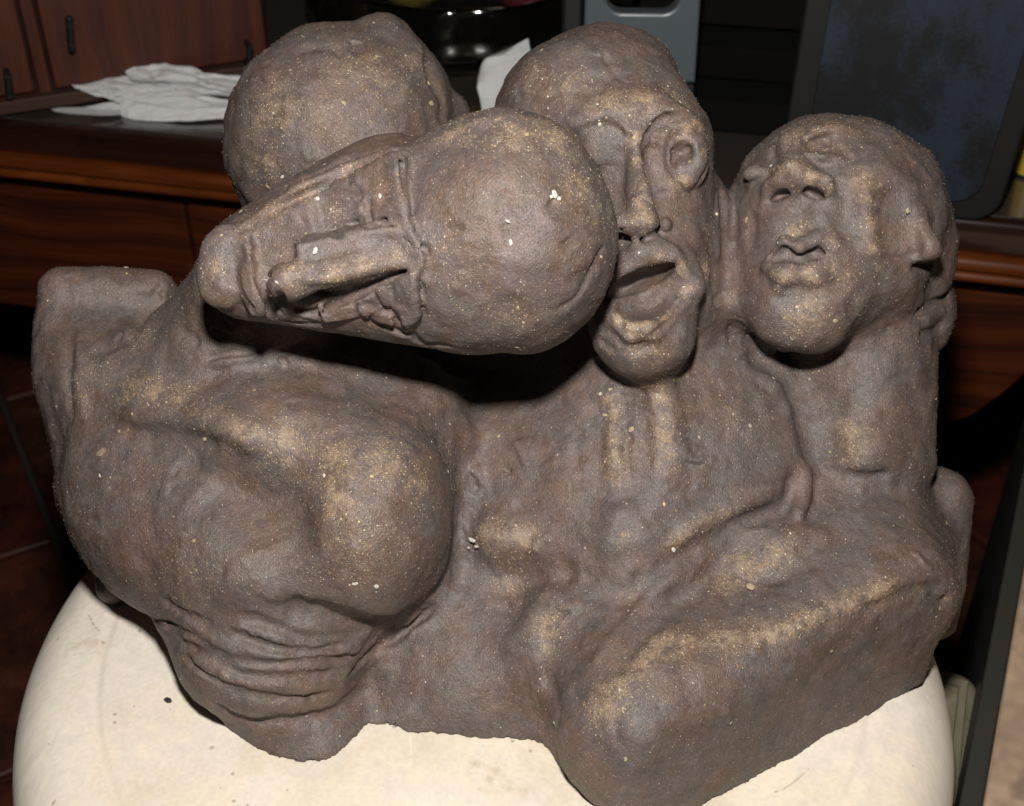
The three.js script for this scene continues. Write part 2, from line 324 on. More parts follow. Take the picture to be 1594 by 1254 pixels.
// folds under the knee
for (const [w, a, p] of [[6, -9, [[251, 933], [290, 955], [330, 975]]], [7, -12, [[371, 958], [422, 972], [470, 992], [520, 992], [572, 983]]], [7, -12, [[361, 980], [417, 1006], [472, 1013], [547, 1001]]],
  [6, -12, [[226, 955], [301, 990], [351, 1026], [401, 1033], [492, 1027], [567, 1016]]], [7, -13, [[261, 985], [326, 1021], [381, 1048], [452, 1052], [532, 1044]]], [6, -11, [[281, 1016], [351, 1066], [411, 1084], [517, 1078]]],
  [9, -18, [[330, 1092], [381, 1119], [452, 1120], [522, 1108], [552, 1088], [585, 1066]]], [16, -44, [[440, 952], [502, 956], [552, 970], [627, 955]]], [6, -11, [[542, 1052], [577, 1015], [627, 985], [676, 945]]], [5, -7, [[480, 940], [520, 950], [560, 958]]]]) stroke('r', w, a, p, { jit: 2.5, taper: 0.25 });
for (const p of [[[340, 968], [420, 990], [520, 1004]], [[260, 970], [350, 1005], [470, 1022], [550, 1010]], [[300, 1008], [380, 1040], [520, 1036]], [[300, 1040], [400, 1066], [520, 1062]], [[330, 1075], [420, 1100], [520, 1094]]]) stroke('r', 9, 6, p, { jit: 4 });
// back head: dent, crown crease
stroke('r', 9, -12, [[552, 34], [552, 60], [556, 80]]); stroke('r', 7, -7, [[462, 78], [508, 72], [532, 84]], { jit: 6 }); stroke('r', 8, -10, [[664, 70], [668, 110], [684, 145]]); stroke('r', 8, -8, [[676, 130], [690, 160], [686, 190]]);
stroke('r', 5, -6, [[652, 78], [656, 84]]);
// screaming face
stroke('r', 4, -9, [[906, 203], [923, 197], [944, 195], [959, 199], [973, 212]]); stroke('r', 12, -7, [[972, 225], [978, 270], [984, 310]]);
stroke('r', 4.5, -13, [[1003, 232], [1004, 213], [1013, 199], [1026, 187], [1044, 176]], { jit: 4, taper: 0.2 }); stroke('r', 14, -12, [[1014, 220], [1018, 262], [1030, 300]]);
stroke('s', 16, 8, [[1003, 232], [1004, 213], [1013, 199], [1026, 187], [1044, 176], [1070, 176]], { e: 4 });
 stroke('r', 5, -10, [[1048, 230], [1050, 242], [1048, 262]], { jit: 4 }); stroke('r', 4, -8, [[1050, 236], [1062, 238], [1076, 228]]);
stroke('r', 4, -11, [[1104, 250], [1092, 279], [1078, 302]]); stroke('r', 4, -9, [[1050, 286], [1060, 297], [1070, 303]]); stroke('r', 5, -8, [[1091, 196], [1087, 206]]);
stroke('r', 5, -10, [[1118, 298], [1117, 320], [1113, 340]]);
stroke('r', 4, -10, [[966, 352], [982, 366], [1001, 374], [1018, 366], [1029, 350]], { taper: 0.1 }); stroke('r', 3.5, -5, [[964, 372], [985, 376], [1004, 381]]);
stroke('r', 4, -8, [[1019, 302], [1026, 306]]);
stroke('r', 14, -8, [[1040, 365], [1066, 385], [1088, 430]]); stroke('r', 12, 5, [[1070, 350], [1096, 400], [1100, 450]]);
stroke('r', 4.5, -12, [[1012, 522], [1034, 508], [1050, 484], [1068, 466]]); stroke('r', 5, -8, [[962, 500], [972, 516], [990, 524]]);
stroke('r', 4, -6, [[990, 470], [1010, 455], [1032, 444]]); stroke('r', 4, -8, [[1010, 480], [1034, 465]]); stroke('r', 5, -7, [[932, 528], [945, 540], [958, 545]]); stroke('r', 9, -7, [[996, 532], [1006, 548]]);
stroke('r', 4, -8, [[848, 152], [862, 146], [874, 144]]); stroke('r', 5, -5, [[936, 84], [960, 110], [980, 125]], { jit: 8 }); stroke('r', 10, -5, [[905, 125], [950, 120], [985, 112]], { jit: 8 });
stroke('r', 8, -9, [[1124, 290], [1130, 380], [1130, 450]], { taper: 0.1 }); stroke('r', 6, -5, [[1108, 470], [1120, 462], [1130, 455]]);
// tilted face
stroke('r', 5, -15, [[1258, 240], [1283, 232], [1309, 246]], { jit: 3 }); stroke('r', 9, -15, [[1258, 228], [1277, 217], [1295, 216]], { jit: 4 }); stroke('r', 6, 5, [[1232, 222], [1262, 212], [1290, 204]]);
stroke('r', 5, -11, [[1156, 258], [1177, 251], [1196, 257]], { jit: 3 }); stroke('r', 4.5, -10, [[1168, 285], [1186, 280], [1200, 266]], { jit: 3 }); stroke('r', 6, 6, [[1150, 240], [1180, 236], [1202, 236]], { jit: 4 }); stroke('r', 6, -7, [[1140, 290], [1160, 296]], { jit: 4 }); stroke('r', 8, -6, [[1200, 240], [1206, 252]]); stroke('r', 4, -7, [[1130, 312], [1152, 309]], { jit: 3 });
stroke('r', 16, -7, [[1318, 275], [1318, 330], [1330, 380]]); stroke('r', 17, 8, [[1346, 280], [1350, 323], [1358, 371], [1366, 410]]); stroke('r', 26, -8, [[1378, 290], [1386, 340], [1392, 390]]);
stroke('r', 12, 4, [[1271, 325], [1292, 362], [1311, 398]]); stroke('r', 11, -6, [[1243, 322], [1244, 352]]); stroke('r', 12, -7, [[1215, 455], [1244, 460], [1275, 455]]);
 stroke('r', 3.5, -5, [[1228, 366], [1240, 374]]);
stroke('r', 8, -6, [[1144, 330], [1140, 390], [1150, 440]]); stroke('r', 9, -8, [[1170, 330], [1166, 390]]);
// profile face
stroke('r', 7, -16, [[1424, 412], [1440, 412], [1456, 410]], { taper: 0.1 }); stroke('r', 10, -9, [[1412, 330], [1424, 372], [1430, 404]]); stroke('r', 6, -16, [[1424, 488], [1450, 474], [1478, 456]], { taper: 0.1 }); stroke('r', 6, -14, [[1430, 522], [1450, 516], [1468, 508]], { taper: 0.1 }); stroke('r', 8, 7, [[1434, 500], [1456, 492], [1472, 482]]);
// cracked face: cracks, ridges, grooves
const crack = (p, w = 4, a = -13, t = 0.15) => stroke('r', w * 0.85, a * 1.6, p, { jit: 3, taper: t });
crack([[612, 234], [624, 263], [631, 301], [641, 320], [636, 337]], 4.5, -13); crack([[631, 366], [650, 384], [668, 393]], 5, -15); crack([[636, 337], [599, 346], [573, 352], [556, 338]], 4, -11); crack([[567, 354], [600, 355], [632, 364]], 4, -11);
crack([[466, 342], [484, 359], [503, 359], [530, 368]], 4.5, -13); crack([[538, 290], [554, 293], [561, 312]], 4, -10); crack([[574, 310], [572, 330], [580, 345]], 4, -7);
crack([[401, 336], [446, 318], [484, 302], [519, 294]], 6, -14, 0.3); stroke('r', 6, 6, [[408, 325], [471, 290], [541, 257], [606, 236]]); stroke('r', 7, -7, [[440, 300], [500, 266], [560, 240], [610, 222]]);
crack([[436, 456], [462, 479], [490, 487], [535, 466], [567, 450], [599, 436], [650, 413]], 5.5, -20, 0.12); crack([[490, 452], [530, 456], [560, 448]], 4, -9, 0.4);
crack([[398, 366], [401, 410], [411, 461], [421, 488]], 6, -16, 0.2); crack([[374, 385], [365, 432], [377, 464], [396, 484]], 5, -13, 0.2); crack([[420, 430], [425, 460], [440, 486]], 4, -9);
crack([[500, 488], [522, 471], [545, 467], [556, 480]], 3.5, -9); crack([[557, 478], [570, 474], [588, 481]], 3.5, -8); crack([[608, 446], [613, 486], [620, 502]], 4, -9); crack([[440, 500], [480, 505], [500, 503]], 4, -9);
crack([[573, 499], [608, 512], [644, 524], [656, 534], [704, 541]], 5, -15, 0.2); crack([[650, 430], [657, 451], [648, 468], [660, 484]], 4, -9); crack([[660, 484], [652, 505], [640, 522]], 4, -7);
stroke('s', 17, 13, [[636, 520], [656, 480], [650, 440], [662, 400], [640, 345], [640, 320], [631, 301], [624, 263], [612, 233]], { e: 2.5, jit: 2.5 });
stroke('s', 14, 9, [[600, 250], [540, 276], [480, 304], [420, 338]], { e: 3, jit: 4 }); stroke('s', 12, 8, [[632, 362], [600, 352], [560, 350], [500, 360], [466, 344]], { e: 2.5, jit: 4 }); stroke('s', 12, 9, [[421, 488], [411, 461], [401, 410], [398, 366]], { e: 2.5, jit: 3 }); stroke('s', 12, -9, [[396, 484], [376, 462], [366, 432], [374, 386]], { e: 2.5, jit: 3 });
stroke('r', 9, 6, [[640, 404], [560, 420], [480, 436]]);
// knocks on the skull
stroke('r', 9, -6, [[856, 312], [866, 322]]); stroke('r', 8, -4, [[792, 300], [790, 320], [794, 380]], { jit: 8 }); stroke('r', 12, -5, [[880, 370], [890, 390]]); crack([[940, 385], [922, 420], [905, 455]], 5, -7, 0.3); crack([[905, 455], [890, 470], [870, 480]], 4, -4);

// finger drags, scrapes and small splits left all over the clay
{ let made = 0; for (let t = 0; t < 900 && made < 200; t++) {
  const x = 90 + rnd() * 1390, y = 60 + rnd() * 1120, an = (rnd() < 0.6 ? -0.5 + 1.1 * rnd() : rnd() * 3.14), l = 10 + 46 * rnd(), q0 = surf(x, y); if (!q0 || up(...q0) < 12) continue;
  const pts = [[x, y]]; let a = an, px = x, py = y, ok = true, z = q0[2]; for (let i = 0; i < 3; i++) { a += (rnd() - 0.5) * 0.6; px += Math.cos(a) * l / 3; py += Math.sin(a) * l / 3; const q = surf(px, py); if (!q || Math.abs(q[2] - z) > l * 0.6) { ok = false; break; } z = q[2]; pts.push([px, py]); }
  if (!ok) continue; made++; const k = rnd();
  if (k < 0.45) stroke('r', 4 + 7 * rnd(), -(1.2 + 2.6 * rnd()), pts, { jit: 3, taper: 0.8 }); else if (k < 0.7) stroke('r', 5 + 8 * rnd(), 1.2 + 2.2 * rnd(), pts, { jit: 3, taper: 0.8 }); else if (k < 0.86) stroke('s', 9 + 8 * rnd(), 2 + 3 * rnd(), pts, { e: 2.5, jit: 5 }); else stroke('r', 2.6, -(4 + 4 * rnd()), pts.slice(0, 3), { jit: 6, taper: 0.5 });
} }

for (const p of [[[1200, 250], [1215, 236]], [[1212, 246], [1224, 228], [1226, 214]], [[1250, 222], [1252, 206], [1262, 196]], [[1300, 225], [1316, 232], [1326, 246]]]) stroke('r', 5, -9, p, { jit: 3, taper: 0.5 });


const DABS = [[430, 170, 60, 0.5], [410, 250, 40, 0.5], [570, 110, 90, 0.35], [640, 100, 40, 0.4], [500, 170, 70, 0.3], [400, 190, 30, 0.5],
  [720, 200, 50, 0.5], [800, 200, 60, 0.55], [870, 220, 50, 0.6], [900, 280, 50, 0.45], [940, 340, 40, 0.35], [600, 200, 30, 0.3], [480, 300, 26, 0.6], [430, 330, 26, 0.6], [380, 350, 26, 0.4], [540, 265, 22, 0.5], [590, 250, 20, 0.4], [520, 430, 30, 0.6], [570, 415, 24, 0.6], [460, 430, 26, 0.6], [620, 400, 20, 0.5], [330, 420, 24, 0.6], [600, 300, 24, 0.4], [520, 330, 26, 0.4], [800, 480, 60, 0.25], [700, 400, 60, 0.2],
  [830, 120, 40, 0.45], [880, 130, 40, 0.4], [945, 165, 40, 0.65], [1000, 160, 34, 0.7], [1050, 150, 36, 0.6], [1085, 190, 24, 0.5], [985, 215, 16, 0.9], [992, 250, 17, 1], [996, 285, 18, 1], [1000, 315, 20, 1], [1003, 340, 22, 0.9], [1068, 205, 20, 0.8], [1098, 240, 14, 0.7], [1060, 285, 18, 0.8], [1100, 360, 24, 0.4], [1095, 420, 24, 0.5], [1000, 420, 18, 0.8], [1030, 402, 18, 0.8], [1062, 415, 16, 0.7], [968, 495, 16, 1], [985, 512, 18, 1], [1010, 508, 17, 0.9], [1035, 490, 14, 0.8], [985, 545, 22, 0.5], [1020, 550, 24, 0.5], [1070, 450, 16, 0.5],
  [1235, 255, 28, 0.8], [1262, 275, 18, 0.7], [1290, 290, 16, 0.7], [1205, 280, 14, 0.5], [1345, 280, 24, 0.7], [1348, 310, 18, 0.7], [1354, 345, 18, 0.8], [1360, 385, 18, 0.7], [1366, 415, 20, 0.5], [1230, 205, 60, 0.35], [1300, 210, 50, 0.35], [1240, 360, 28, 0.6], [1290, 375, 16, 0.6], [1220, 425, 22, 0.8], [1260, 428, 22, 0.8], [1295, 415, 14, 0.5], [1250, 495, 44, 0.6], [1320, 430, 30, 0.5], [1340, 470, 26, 0.3], [1420, 350, 20, 0.3],
  [205, 610, 26, 0.9], [245, 610, 30, 0.9], [290, 630, 30, 0.85], [335, 655, 26, 0.8], [380, 670, 34, 0.6], [440, 690, 50, 0.55], [520, 720, 70, 0.55], [520, 780, 40, 0.75], [600, 720, 60, 0.5], [650, 760, 40, 0.5], [560, 850, 80, 0.35], [480, 700, 40, 0.5], [150, 570, 40, 0.35], [130, 620, 30, 0.4], [300, 900, 70, 0.25], [220, 520, 40, 0.3],
  [955, 640, 18, 0.6], [958, 710, 18, 0.8], [955, 740, 16, 0.7], [1030, 620, 24, 0.7], [1036, 680, 26, 0.8], [1040, 720, 22, 0.6], [760, 835, 34, 0.6], [815, 842, 36, 0.7], [977, 838, 26, 0.6], [1090, 815, 20, 0.5], [1130, 795, 20, 0.6], [1160, 885, 40, 0.7], [1210, 855, 36, 0.7], [855, 975, 30, 0.8], [850, 1010, 22, 0.6], [790, 910, 44, 0.35], [1320, 670, 40, 0.6], [1330, 700, 30, 0.6],
  [950, 1080, 34, 0.6], [985, 1040, 40, 0.65], [1040, 1005, 44, 0.7], [1100, 990, 36, 0.6], [930, 1120, 26, 0.5], [1050, 620, 60, 0.25], [1150, 640, 50, 0.25], [700, 720, 50, 0.2]];
for (const [r0, a0, ...l] of [[22, 0.8, [1180, 992], [1260, 962], [1340, 930], [1400, 908]], [34, 0.6, [935, 1110], [965, 1060], [1010, 1020], [1080, 995], [1150, 990]], [26, 0.6, [195, 606], [250, 605], [310, 635], [370, 668], [440, 695]], [20, 0.5, [1050, 845], [1100, 812], [1150, 788]], [17, 0.6, [952, 620], [957, 690], [960, 760]], [24, 0.5, [1032, 610], [1036, 670], [1042, 735]], [34, 0.5, [1130, 905], [1180, 875], [1235, 845]]])
  for (let i = 0; i < l.length - 1; i++) for (let j = 0; j < 5; j++) DABS.push([l[i][0] + (l[i + 1][0] - l[i][0]) * j / 5, l[i][1] + (l[i + 1][1] - l[i][1]) * j / 5, r0, a0]);
const CHIPS = [[863, 302, 6, 0], [870, 309, 4.5, 0], [858, 306, 3, 0], [825, 296, 4, 0], [795, 377, 4, 0], [790, 344, 3, 0], [592, 305, 4.5, 0], [553, 908, 4, 0], [586, 912, 4.5, 0], [735, 840, 7, 0], [742, 850, 5, 0], [730, 852, 4, 0], [1048, 855, 5, 0], [1168, 913, 8, 1], [952, 607, 6, 1], [942, 646, 4, 1], [983, 668, 6, 1], [158, 704, 9, 2], [320, 682, 5.5, 1], [156, 740, 3, 0], [1294, 1013, 4, 1], [974, 1181, 5, 1], [1162, 342, 5, 1], [1412, 328, 5, 1], [1366, 400, 4.5, 1], [535, 160, 4, 1], [671, 161, 6, 1], [417, 290, 4, 1], [440, 275, 4, 0], [405, 130, 4, 2], [491, 390, 4, 0], [820, 210, 5, 1], [715, 190, 5, 1], [980, 930, 3, 1], [1230, 830, 3, 0], [805, 540, 3, 1], [660, 930, 3, 1], [415, 435, 5, 0], [432, 440, 4, 0], [1390, 455, 3, 1], [505, 740, 3, 0], [700, 660, 3, 1], [880, 760, 3.5, 1]];
// ---- polygonise (surface nets on a sparse grid)
const clayMat = (() => {
  const a = tileNoise(16, 1), b = tileNoise(48, 2), c = tileNoise(150, 3), d = tileNoise(420, 4), e2 = tileNoise(768, 5), W = 1536, H = new Float32Array(W * W), K = new Float32Array(W * W);
  for (let y = 0; y < W; y++) for (let x = 0; x < W; x++) { const u = x / W, v = y / W; H[y * W + x] = 0.12 * b(u, v) + 0.16 * c(u, v) + 0.42 * d(u, v) + 0.3 * e2(u, v); K[y * W + x] = 0.60 + 0.12 * (a(u, v) - 0.5) + 0.12 * (b(u, v) - 0.5) + 0.16 * (c(u, v) - 0.5) + 0.16 * (d(u, v) - 0.5); }
  const spot = (r, dh, dk) => { const cx = rnd() * W, cy = rnd() * W, R = Math.ceil(r) + 1; for (let y = -R; y <= R; y++) for (let x = -R; x <= R; x++) { const e = Math.sqrt(x * x + y * y) / r; if (e > 1) continue; const n = ((Math.floor(cy + y) + W) % W) * W + (Math.floor(cx + x) + W) % W, f = 1 - e * e; H[n] += dh * f; K[n] += dk * (e < 0.75 ? 1 : 0.5); } };
  for (let i = 0; i < 4200; i++) spot(2 + rnd() * 4, -0.35 * rnd(), -0.1 * rnd());
  for (let i = 0; i < 5200; i++) spot(1.6 + 3.6 * Math.pow(rnd(), 2), 0.25, 0.05 + 0.25 * rnd());
  for (let i = 0; i < 260; i++) { let x = rnd() * W, y = rnd() * W, an = rnd() * 6.28; for (let j = 0; j < 30 + rnd() * 60; j++) { an += (rnd() - 0.5) * 0.4; x += Math.cos(an); y += Math.sin(an); const n = ((Math.floor(y) + W) % W) * W + (Math.floor(x) + W) % W; H[n] -= 0.25; K[n] -= 0.05; } }
  const map = tex(W, W, (u, v, x, y) => { const k = clamp(K[y * W + x]) * 255; return [k, k, k]; }), bump = tex(W, W, (u, v, x, y) => { const h = clamp(0.5 + (H[y * W + x] - 0.5) * 0.7) * 255; return [h, h, h]; });
  return new THREE.MeshStandardMaterial({ vertexColors: true, roughness: 0.54, map, bumpMap: bump, bumpScale: 0.0004, color: new THREE.Color(1.62, 1.62, 1.62) });
})();
buildClay();
function buildClay() {
  const g = RES, BL = 16, lo = [-800, -560, -420], hi = [760, 640, 580];
  const nb = lo.map((v, i) => Math.ceil((hi[i] - v) / (g * BL))), nx = nb[0] * BL + 1, ny = nb[1] * BL + 1, nz = nb[2] * BL + 1;
  const F = new Float32Array(nx * ny * nz).fill(NaN), act = [], half = g * BL / 2, R = half * Math.sqrt(3);
  const idx = (i, j, k) => (k * ny + j) * nx + i;
  for (let bk = 0; bk < nb[2]; bk++) for (let bj = 0; bj < nb[1]; bj++) for (let bi = 0; bi < nb[0]; bi++) {
    const cx = lo[0] + (bi * BL) * g + half, cy = lo[1] + (bj * BL) * g + half, cz = lo[2] + (bk * BL) * g + half;
    if (up(cx, cy, cz) < -R) continue;
    const ds = prims.map((p) => p.d(cx, cy, cz)); const dc = field(cx, cy, cz);
    if (Math.abs(dc) > R * 1.25 + 25) continue;
    const list = prims.filter((p, i) => p.cut ? Math.abs(ds[i]) < 2.2 * R + p.k : ds[i] < dc + 2.4 * R + 90);
    const sl = strokes.filter((s) => Math.hypot(s.c[0] - cx, s.c[1] - cy, s.c[2] - cz) < s.R + R);
    act.push([bi, bj, bk, list, sl]);
    for (let sk = 0; sk < BL; sk += 4) for (let sj = 0; sj < BL; sj += 4) for (let si = 0; si < BL; si += 4) {
      const hx = lo[0] + (bi * BL + si + 2) * g, hy = lo[1] + (bj * BL + sj + 2) * g, hz = lo[2] + (bk * BL + sk + 2) * g, dm = field(hx, hy, hz, list), hr = g * 3.5;
      const sl2 = sl.filter((q) => { const a = hx - q.c[0], b = hy - q.c[1], c = hz - q.c[2], R2 = q.R + hr; return a * a + b * b + c * c < R2 * R2; }), far = Math.abs(dm) > hr * 1.3 + (sl2.length ? 30 : 9);
      const list2 = far ? list : list.filter((p) => { const e = p.d(hx, hy, hz); return p.cut ? Math.abs(e) < 2 * hr + p.k + 40 : e < dm + 2.6 * hr + p.k + 60; });
      for (let k = sk; k <= sk + 4; k++) for (let j = sj; j <= sj + 4; j++) for (let i = si; i <= si + 4; i++) {
        const n = idx(bi * BL + i, bj * BL + j, bk * BL + k); if (F[n] === F[n] && Math.abs(F[n]) < 900) continue;
        const x = lo[0] + (bi * BL + i) * g, y = lo[1] + (bj * BL + j) * g, z = lo[2] + (bk * BL + k) * g;
        let d;
        if (far) d = dm > 0 ? 999 : -999;
        else {
          d = field(x, y, z, list2);
          if (d > (sl2.length ? -42 : -11) && d < (sl2.length ? 34 : 11)) {
            if (sl2.length) d -= strokeD(x, y, z, sl2);
            if (d > -13 && d < 13) d -= 6 * N3(x * 0.013, y * 0.013, z * 0.013) + 2.4 * N3(x * 0.034, y * 0.034 + 5, z * 0.034) + 0.7 * N3(x * 0.1, y * 0.1, z * 0.1 + 9) + 0.35 * N3(x * 0.24, y * 0.24, z * 0.24);
          }
        }
        const u = up(x, y, z) - 1.5 - 3.5 * N3(x * 0.045, 4.2, z * 0.045) - 3 * N3(x * 0.13, 1.2, z * 0.13);
        F[n] = Math.max(d, -u);
      }
    }
  }
  const vid = new Map(), pos = [], lab = []; let curList = prims;
  const cell = (i, j, k) => {
    const key = idx(i, j, k); const v = vid.get(key); if (v !== undefined) return v;
    let sx = 0, sy = 0, sz = 0, n = 0;
    const c = [F[key], F[key + 1], F[key + nx], F[key + nx + 1], F[key + nx * ny], F[key + nx * ny + 1], F[key + nx * ny + nx], F[key + nx * ny + nx + 1]];
    const ed = (a, b, ax, ay, az, dx, dy, dz) => { if ((c[a] < 0) !== (c[b] < 0)) { let t = c[a] / (c[a] - c[b]); if (!(t >= 0 && t <= 1)) t = 0.5; sx += ax + dx * t; sy += ay + dy * t; sz += az + dz * t; n++; } };
    ed(0, 1, 0, 0, 0, 1, 0, 0); ed(2, 3, 0, 1, 0, 1, 0, 0); ed(4, 5, 0, 0, 1, 1, 0, 0); ed(6, 7, 0, 1, 1, 1, 0, 0);
    ed(0, 2, 0, 0, 0, 0, 1, 0); ed(1, 3, 1, 0, 0, 0, 1, 0); ed(4, 6, 0, 0, 1, 0, 1, 0); ed(5, 7, 1, 0, 1, 0, 1, 0);
    ed(0, 4, 0, 0, 0, 0, 0, 1); ed(1, 5, 1, 0, 0, 0, 0, 1); ed(2, 6, 0, 1, 0, 0, 0, 1); ed(3, 7, 1, 1, 0, 0, 0, 1);
    if (!n) n = 1;
    const id = pos.length / 3; pos.push(lo[0] + (i + sx / n) * g, lo[1] + (j + sy / n) * g, lo[2] + (k + sz / n) * g); vid.set(key, id); field(pos[id * 3], pos[id * 3 + 1], pos[id * 3 + 2], curList); lab.push(lastPart * 64 + lastSub); return id;
  };
  const tri = [];
  const quad = (a, b, c, d, flip) => { if (flip) tri.push(a, c, b, b, c, d); else tri.push(a, b, c, b, d, c); };
  for (const [bi, bj, bk, bl] of act) { curList = bl; for (let k = bk * BL; k < bk * BL + BL; k++) for (let j = bj * BL; j < bj * BL + BL; j++) for (let i = bi * BL; i < bi * BL + BL; i++) {
    const n = idx(i, j, k), f = F[n]; if (f !== f) continue; const s = f < 0;
    if (i < 1 || j < 1 || k < 1) continue;
    let e = F[n + 1]; if (e === e && (e < 0) !== s) quad(cell(i, j - 1, k - 1), cell(i, j, k - 1), cell(i, j - 1, k), cell(i, j, k), !s);
    e = F[n + nx]; if (e === e && (e < 0) !== s) quad(cell(i - 1, j, k - 1), cell(i, j, k - 1), cell(i - 1, j, k), cell(i, j, k), s);
    e = F[n + nx * ny]; if (e === e && (e < 0) !== s) quad(cell(i - 1, j - 1, k), cell(i, j - 1, k), cell(i - 1, j, k), cell(i, j, k), !s);
  } }
  const nv = pos.length / 3, nor = new Float32Array(nv * 3);
  for (let t = 0; t < tri.length; t += 3) {
    const a = tri[t] * 3, b = tri[t + 1] * 3, c = tri[t + 2] * 3, ux = pos[b] - pos[a], uy = pos[b + 1] - pos[a + 1], uz = pos[b + 2] - pos[a + 2], vx = pos[c] - pos[a], vy = pos[c + 1] - pos[a + 1], vz = pos[c + 2] - pos[a + 2];
    const X = uy * vz - uz * vy, Y = uz * vx - ux * vz, Z = ux * vy - uy * vx; for (const q of [a, b, c]) { nor[q] += X; nor[q + 1] += Y; nor[q + 2] += Z; }
  }
  for (let i = 0; i < nv; i++) { const l = Math.hypot(nor[i * 3], nor[i * 3 + 1], nor[i * 3 + 2]) || 1; nor[i * 3] /= l; nor[i * 3 + 1] /= l; nor[i * 3 + 2] /= l; }
  console.log('clay: vertices', nv, 'triangles', tri.length / 3, 'blocks', act.length, 'normal check', nor.slice(0, 3).join());
  finishClay(pos, nor, tri, lab);
}
function finishClay(pos, nor, tri, lab) {
  const nv = pos.length / 3;
  const base = at(850, 1100, 140); base.y = STOOL_Y;
  const group = thing('clay_sculpture', base, 'rough dark clay sculpture of four contorted heads on one shared body, on the stool', 'sculpture');
  // where pale ochre clay dust sticks: soft dabs with a grainy edge of their own [x, y, radius, strength]
  const dabs = [];
  for (const [x, y, r, a] of DABS) { const q = surf(x, y); if (q) dabs.push([...q, r * (D - q[2]) / D, a]); }
  const mask = new Float32Array(nv), wp = new Float32Array(nv * 3), wn = new Float32Array(nv * 3), col = new Float32Array(nv * 3);
  for (let i = 0; i < nv; i++) {
    const X = pos[i * 3], Y = pos[i * 3 + 1], Z = pos[i * 3 + 2], w = toW(X, Y, Z); wp[i * 3] = w.x - base.x; wp[i * 3 + 1] = w.y - base.y; wp[i * 3 + 2] = w.z - base.z;
    const x = nor[i * 3], y = nor[i * 3 + 1], z = nor[i * 3 + 2]; wn[i * 3] = x; wn[i * 3 + 1] = y * CP + z * SP; wn[i * 3 + 2] = -y * SP + z * CP;
    let m = 0; for (const q of dabs) { const dx = X - q[0], dy = Y - q[1], dz = Z - q[2], d2 = (dx * dx + dy * dy + dz * dz) / (q[3] * q[3]); if (d2 < 4) m = Math.max(m, q[4] * Math.exp(-d2 * 1.3)); }
    m *= clamp(0.75 + 0.9 * N3(X * 0.05, Y * 0.05, Z * 0.05) + 0.6 * N3(X * 0.16, Y * 0.16, Z * 0.16)); mask[i] = m;
    const gr = rnd(), t = sstep(-0.35, 0.45, fbm(X * 0.011, Y * 0.011, Z * 0.011, 3)), t2 = sstep(-0.3, 0.5, N3(X * 0.045 + 40, Y * 0.045, Z * 0.045) + 0.7 * N3(X * 0.11, Y * 0.11 + 7, Z * 0.11)), f = 0.88 + 0.24 * gr + 0.14 * N3(X * 0.06, Y * 0.06, Z * 0.06);
    const oc = clamp((1.3 * m - 0.55 * gr) * 1.7) * 0.82, br = clamp(0.15 + 0.55 * t + 0.45 * (t2 - 0.5));   // violet-grey slip, red-brown body
    const c0 = (0.112 + 0.014 * br) * f, c1 = (0.089 - 0.007 * br) * f, c2 = (0.081 - 0.020 * br) * f;
    col[i * 3] = c0 * (1 - oc) + 0.30 * oc; col[i * 3 + 1] = c1 * (1 - oc) + 0.212 * oc; col[i * 3 + 2] = c2 * (1 - oc) + 0.14 * oc;
  }
  // split into parts, uv by the axis each face looks along
  const buckets = new Map();
  for (let t = 0; t < tri.length; t += 3) {
    const l = lab[tri[t]], n = [0, 1, 2].map((c) => Math.abs(wn[tri[t] * 3 + c] + wn[tri[t + 1] * 3 + c] + wn[tri[t + 2] * 3 + c])), ax = n[0] > n[1] ? (n[0] > n[2] ? 0 : 2) : (n[1] > n[2] ? 1 : 2);
    let b = buckets.get(l); if (!b) buckets.set(l, b = { idx: [], map: new Map(), src: [], ax: [] });
    for (let c = 0; c < 3; c++) { const key = tri[t + c] * 3 + ax; let v = b.map.get(key); if (v === undefined) { v = b.src.length; b.map.set(key, v); b.src.push(tri[t + c]); b.ax.push(ax); } b.idx.push(v); }
  }
  const meshes = {};
  const make = (b, name, parent) => {
    const n = b.src.length, p = new Float32Array(n * 3), q = new Float32Array(n * 3), c = new Float32Array(n * 3), uv = new Float32Array(n * 2);
    for (let i = 0; i < n; i++) { const s = b.src[i]; for (let k = 0; k < 3; k++) { p[i * 3 + k] = wp[s * 3 + k]; q[i * 3 + k] = wn[s * 3 + k]; c[i * 3 + k] = col[s * 3 + k]; } const a = b.ax[i]; uv[i * 2] = (a === 0 ? wp[s * 3 + 2] : wp[s * 3]) / 0.12 + a * 0.37; uv[i * 2 + 1] = (a === 1 ? wp[s * 3 + 2] : wp[s * 3 + 1]) / 0.12 + a * 0.21; }
    const g = new THREE.BufferGeometry(); g.setAttribute('position', new THREE.BufferAttribute(p, 3)); g.setAttribute('normal', new THREE.BufferAttribute(q, 3)); g.setAttribute('color', new THREE.BufferAttribute(c, 3)); g.setAttribute('uv', new THREE.BufferAttribute(uv, 2)); g.setIndex(new THREE.BufferAttribute(new Uint32Array(b.idx), 1));
    return mesh(name, g, clayMat, parent);
  };
  for (const [l, b] of [...buckets].sort((a, c) => a[0] - c[0])) {
    const pi = l >> 6, si = l & 63, info = partList[pi]; 
    if (!si || !meshes[pi]) { const m = make(b, si ? subs[si - 1].name : info.name, group); if (!si) { meshes[pi] = m; if (info.label) m.userData.label = info.label; } }
    else make(b, subs[si - 1].name, meshes[pi]);
  }
  // grog: pale grains fired into the clay, thicker where the ochre dust lies
  const grains = []; const want = 95000;
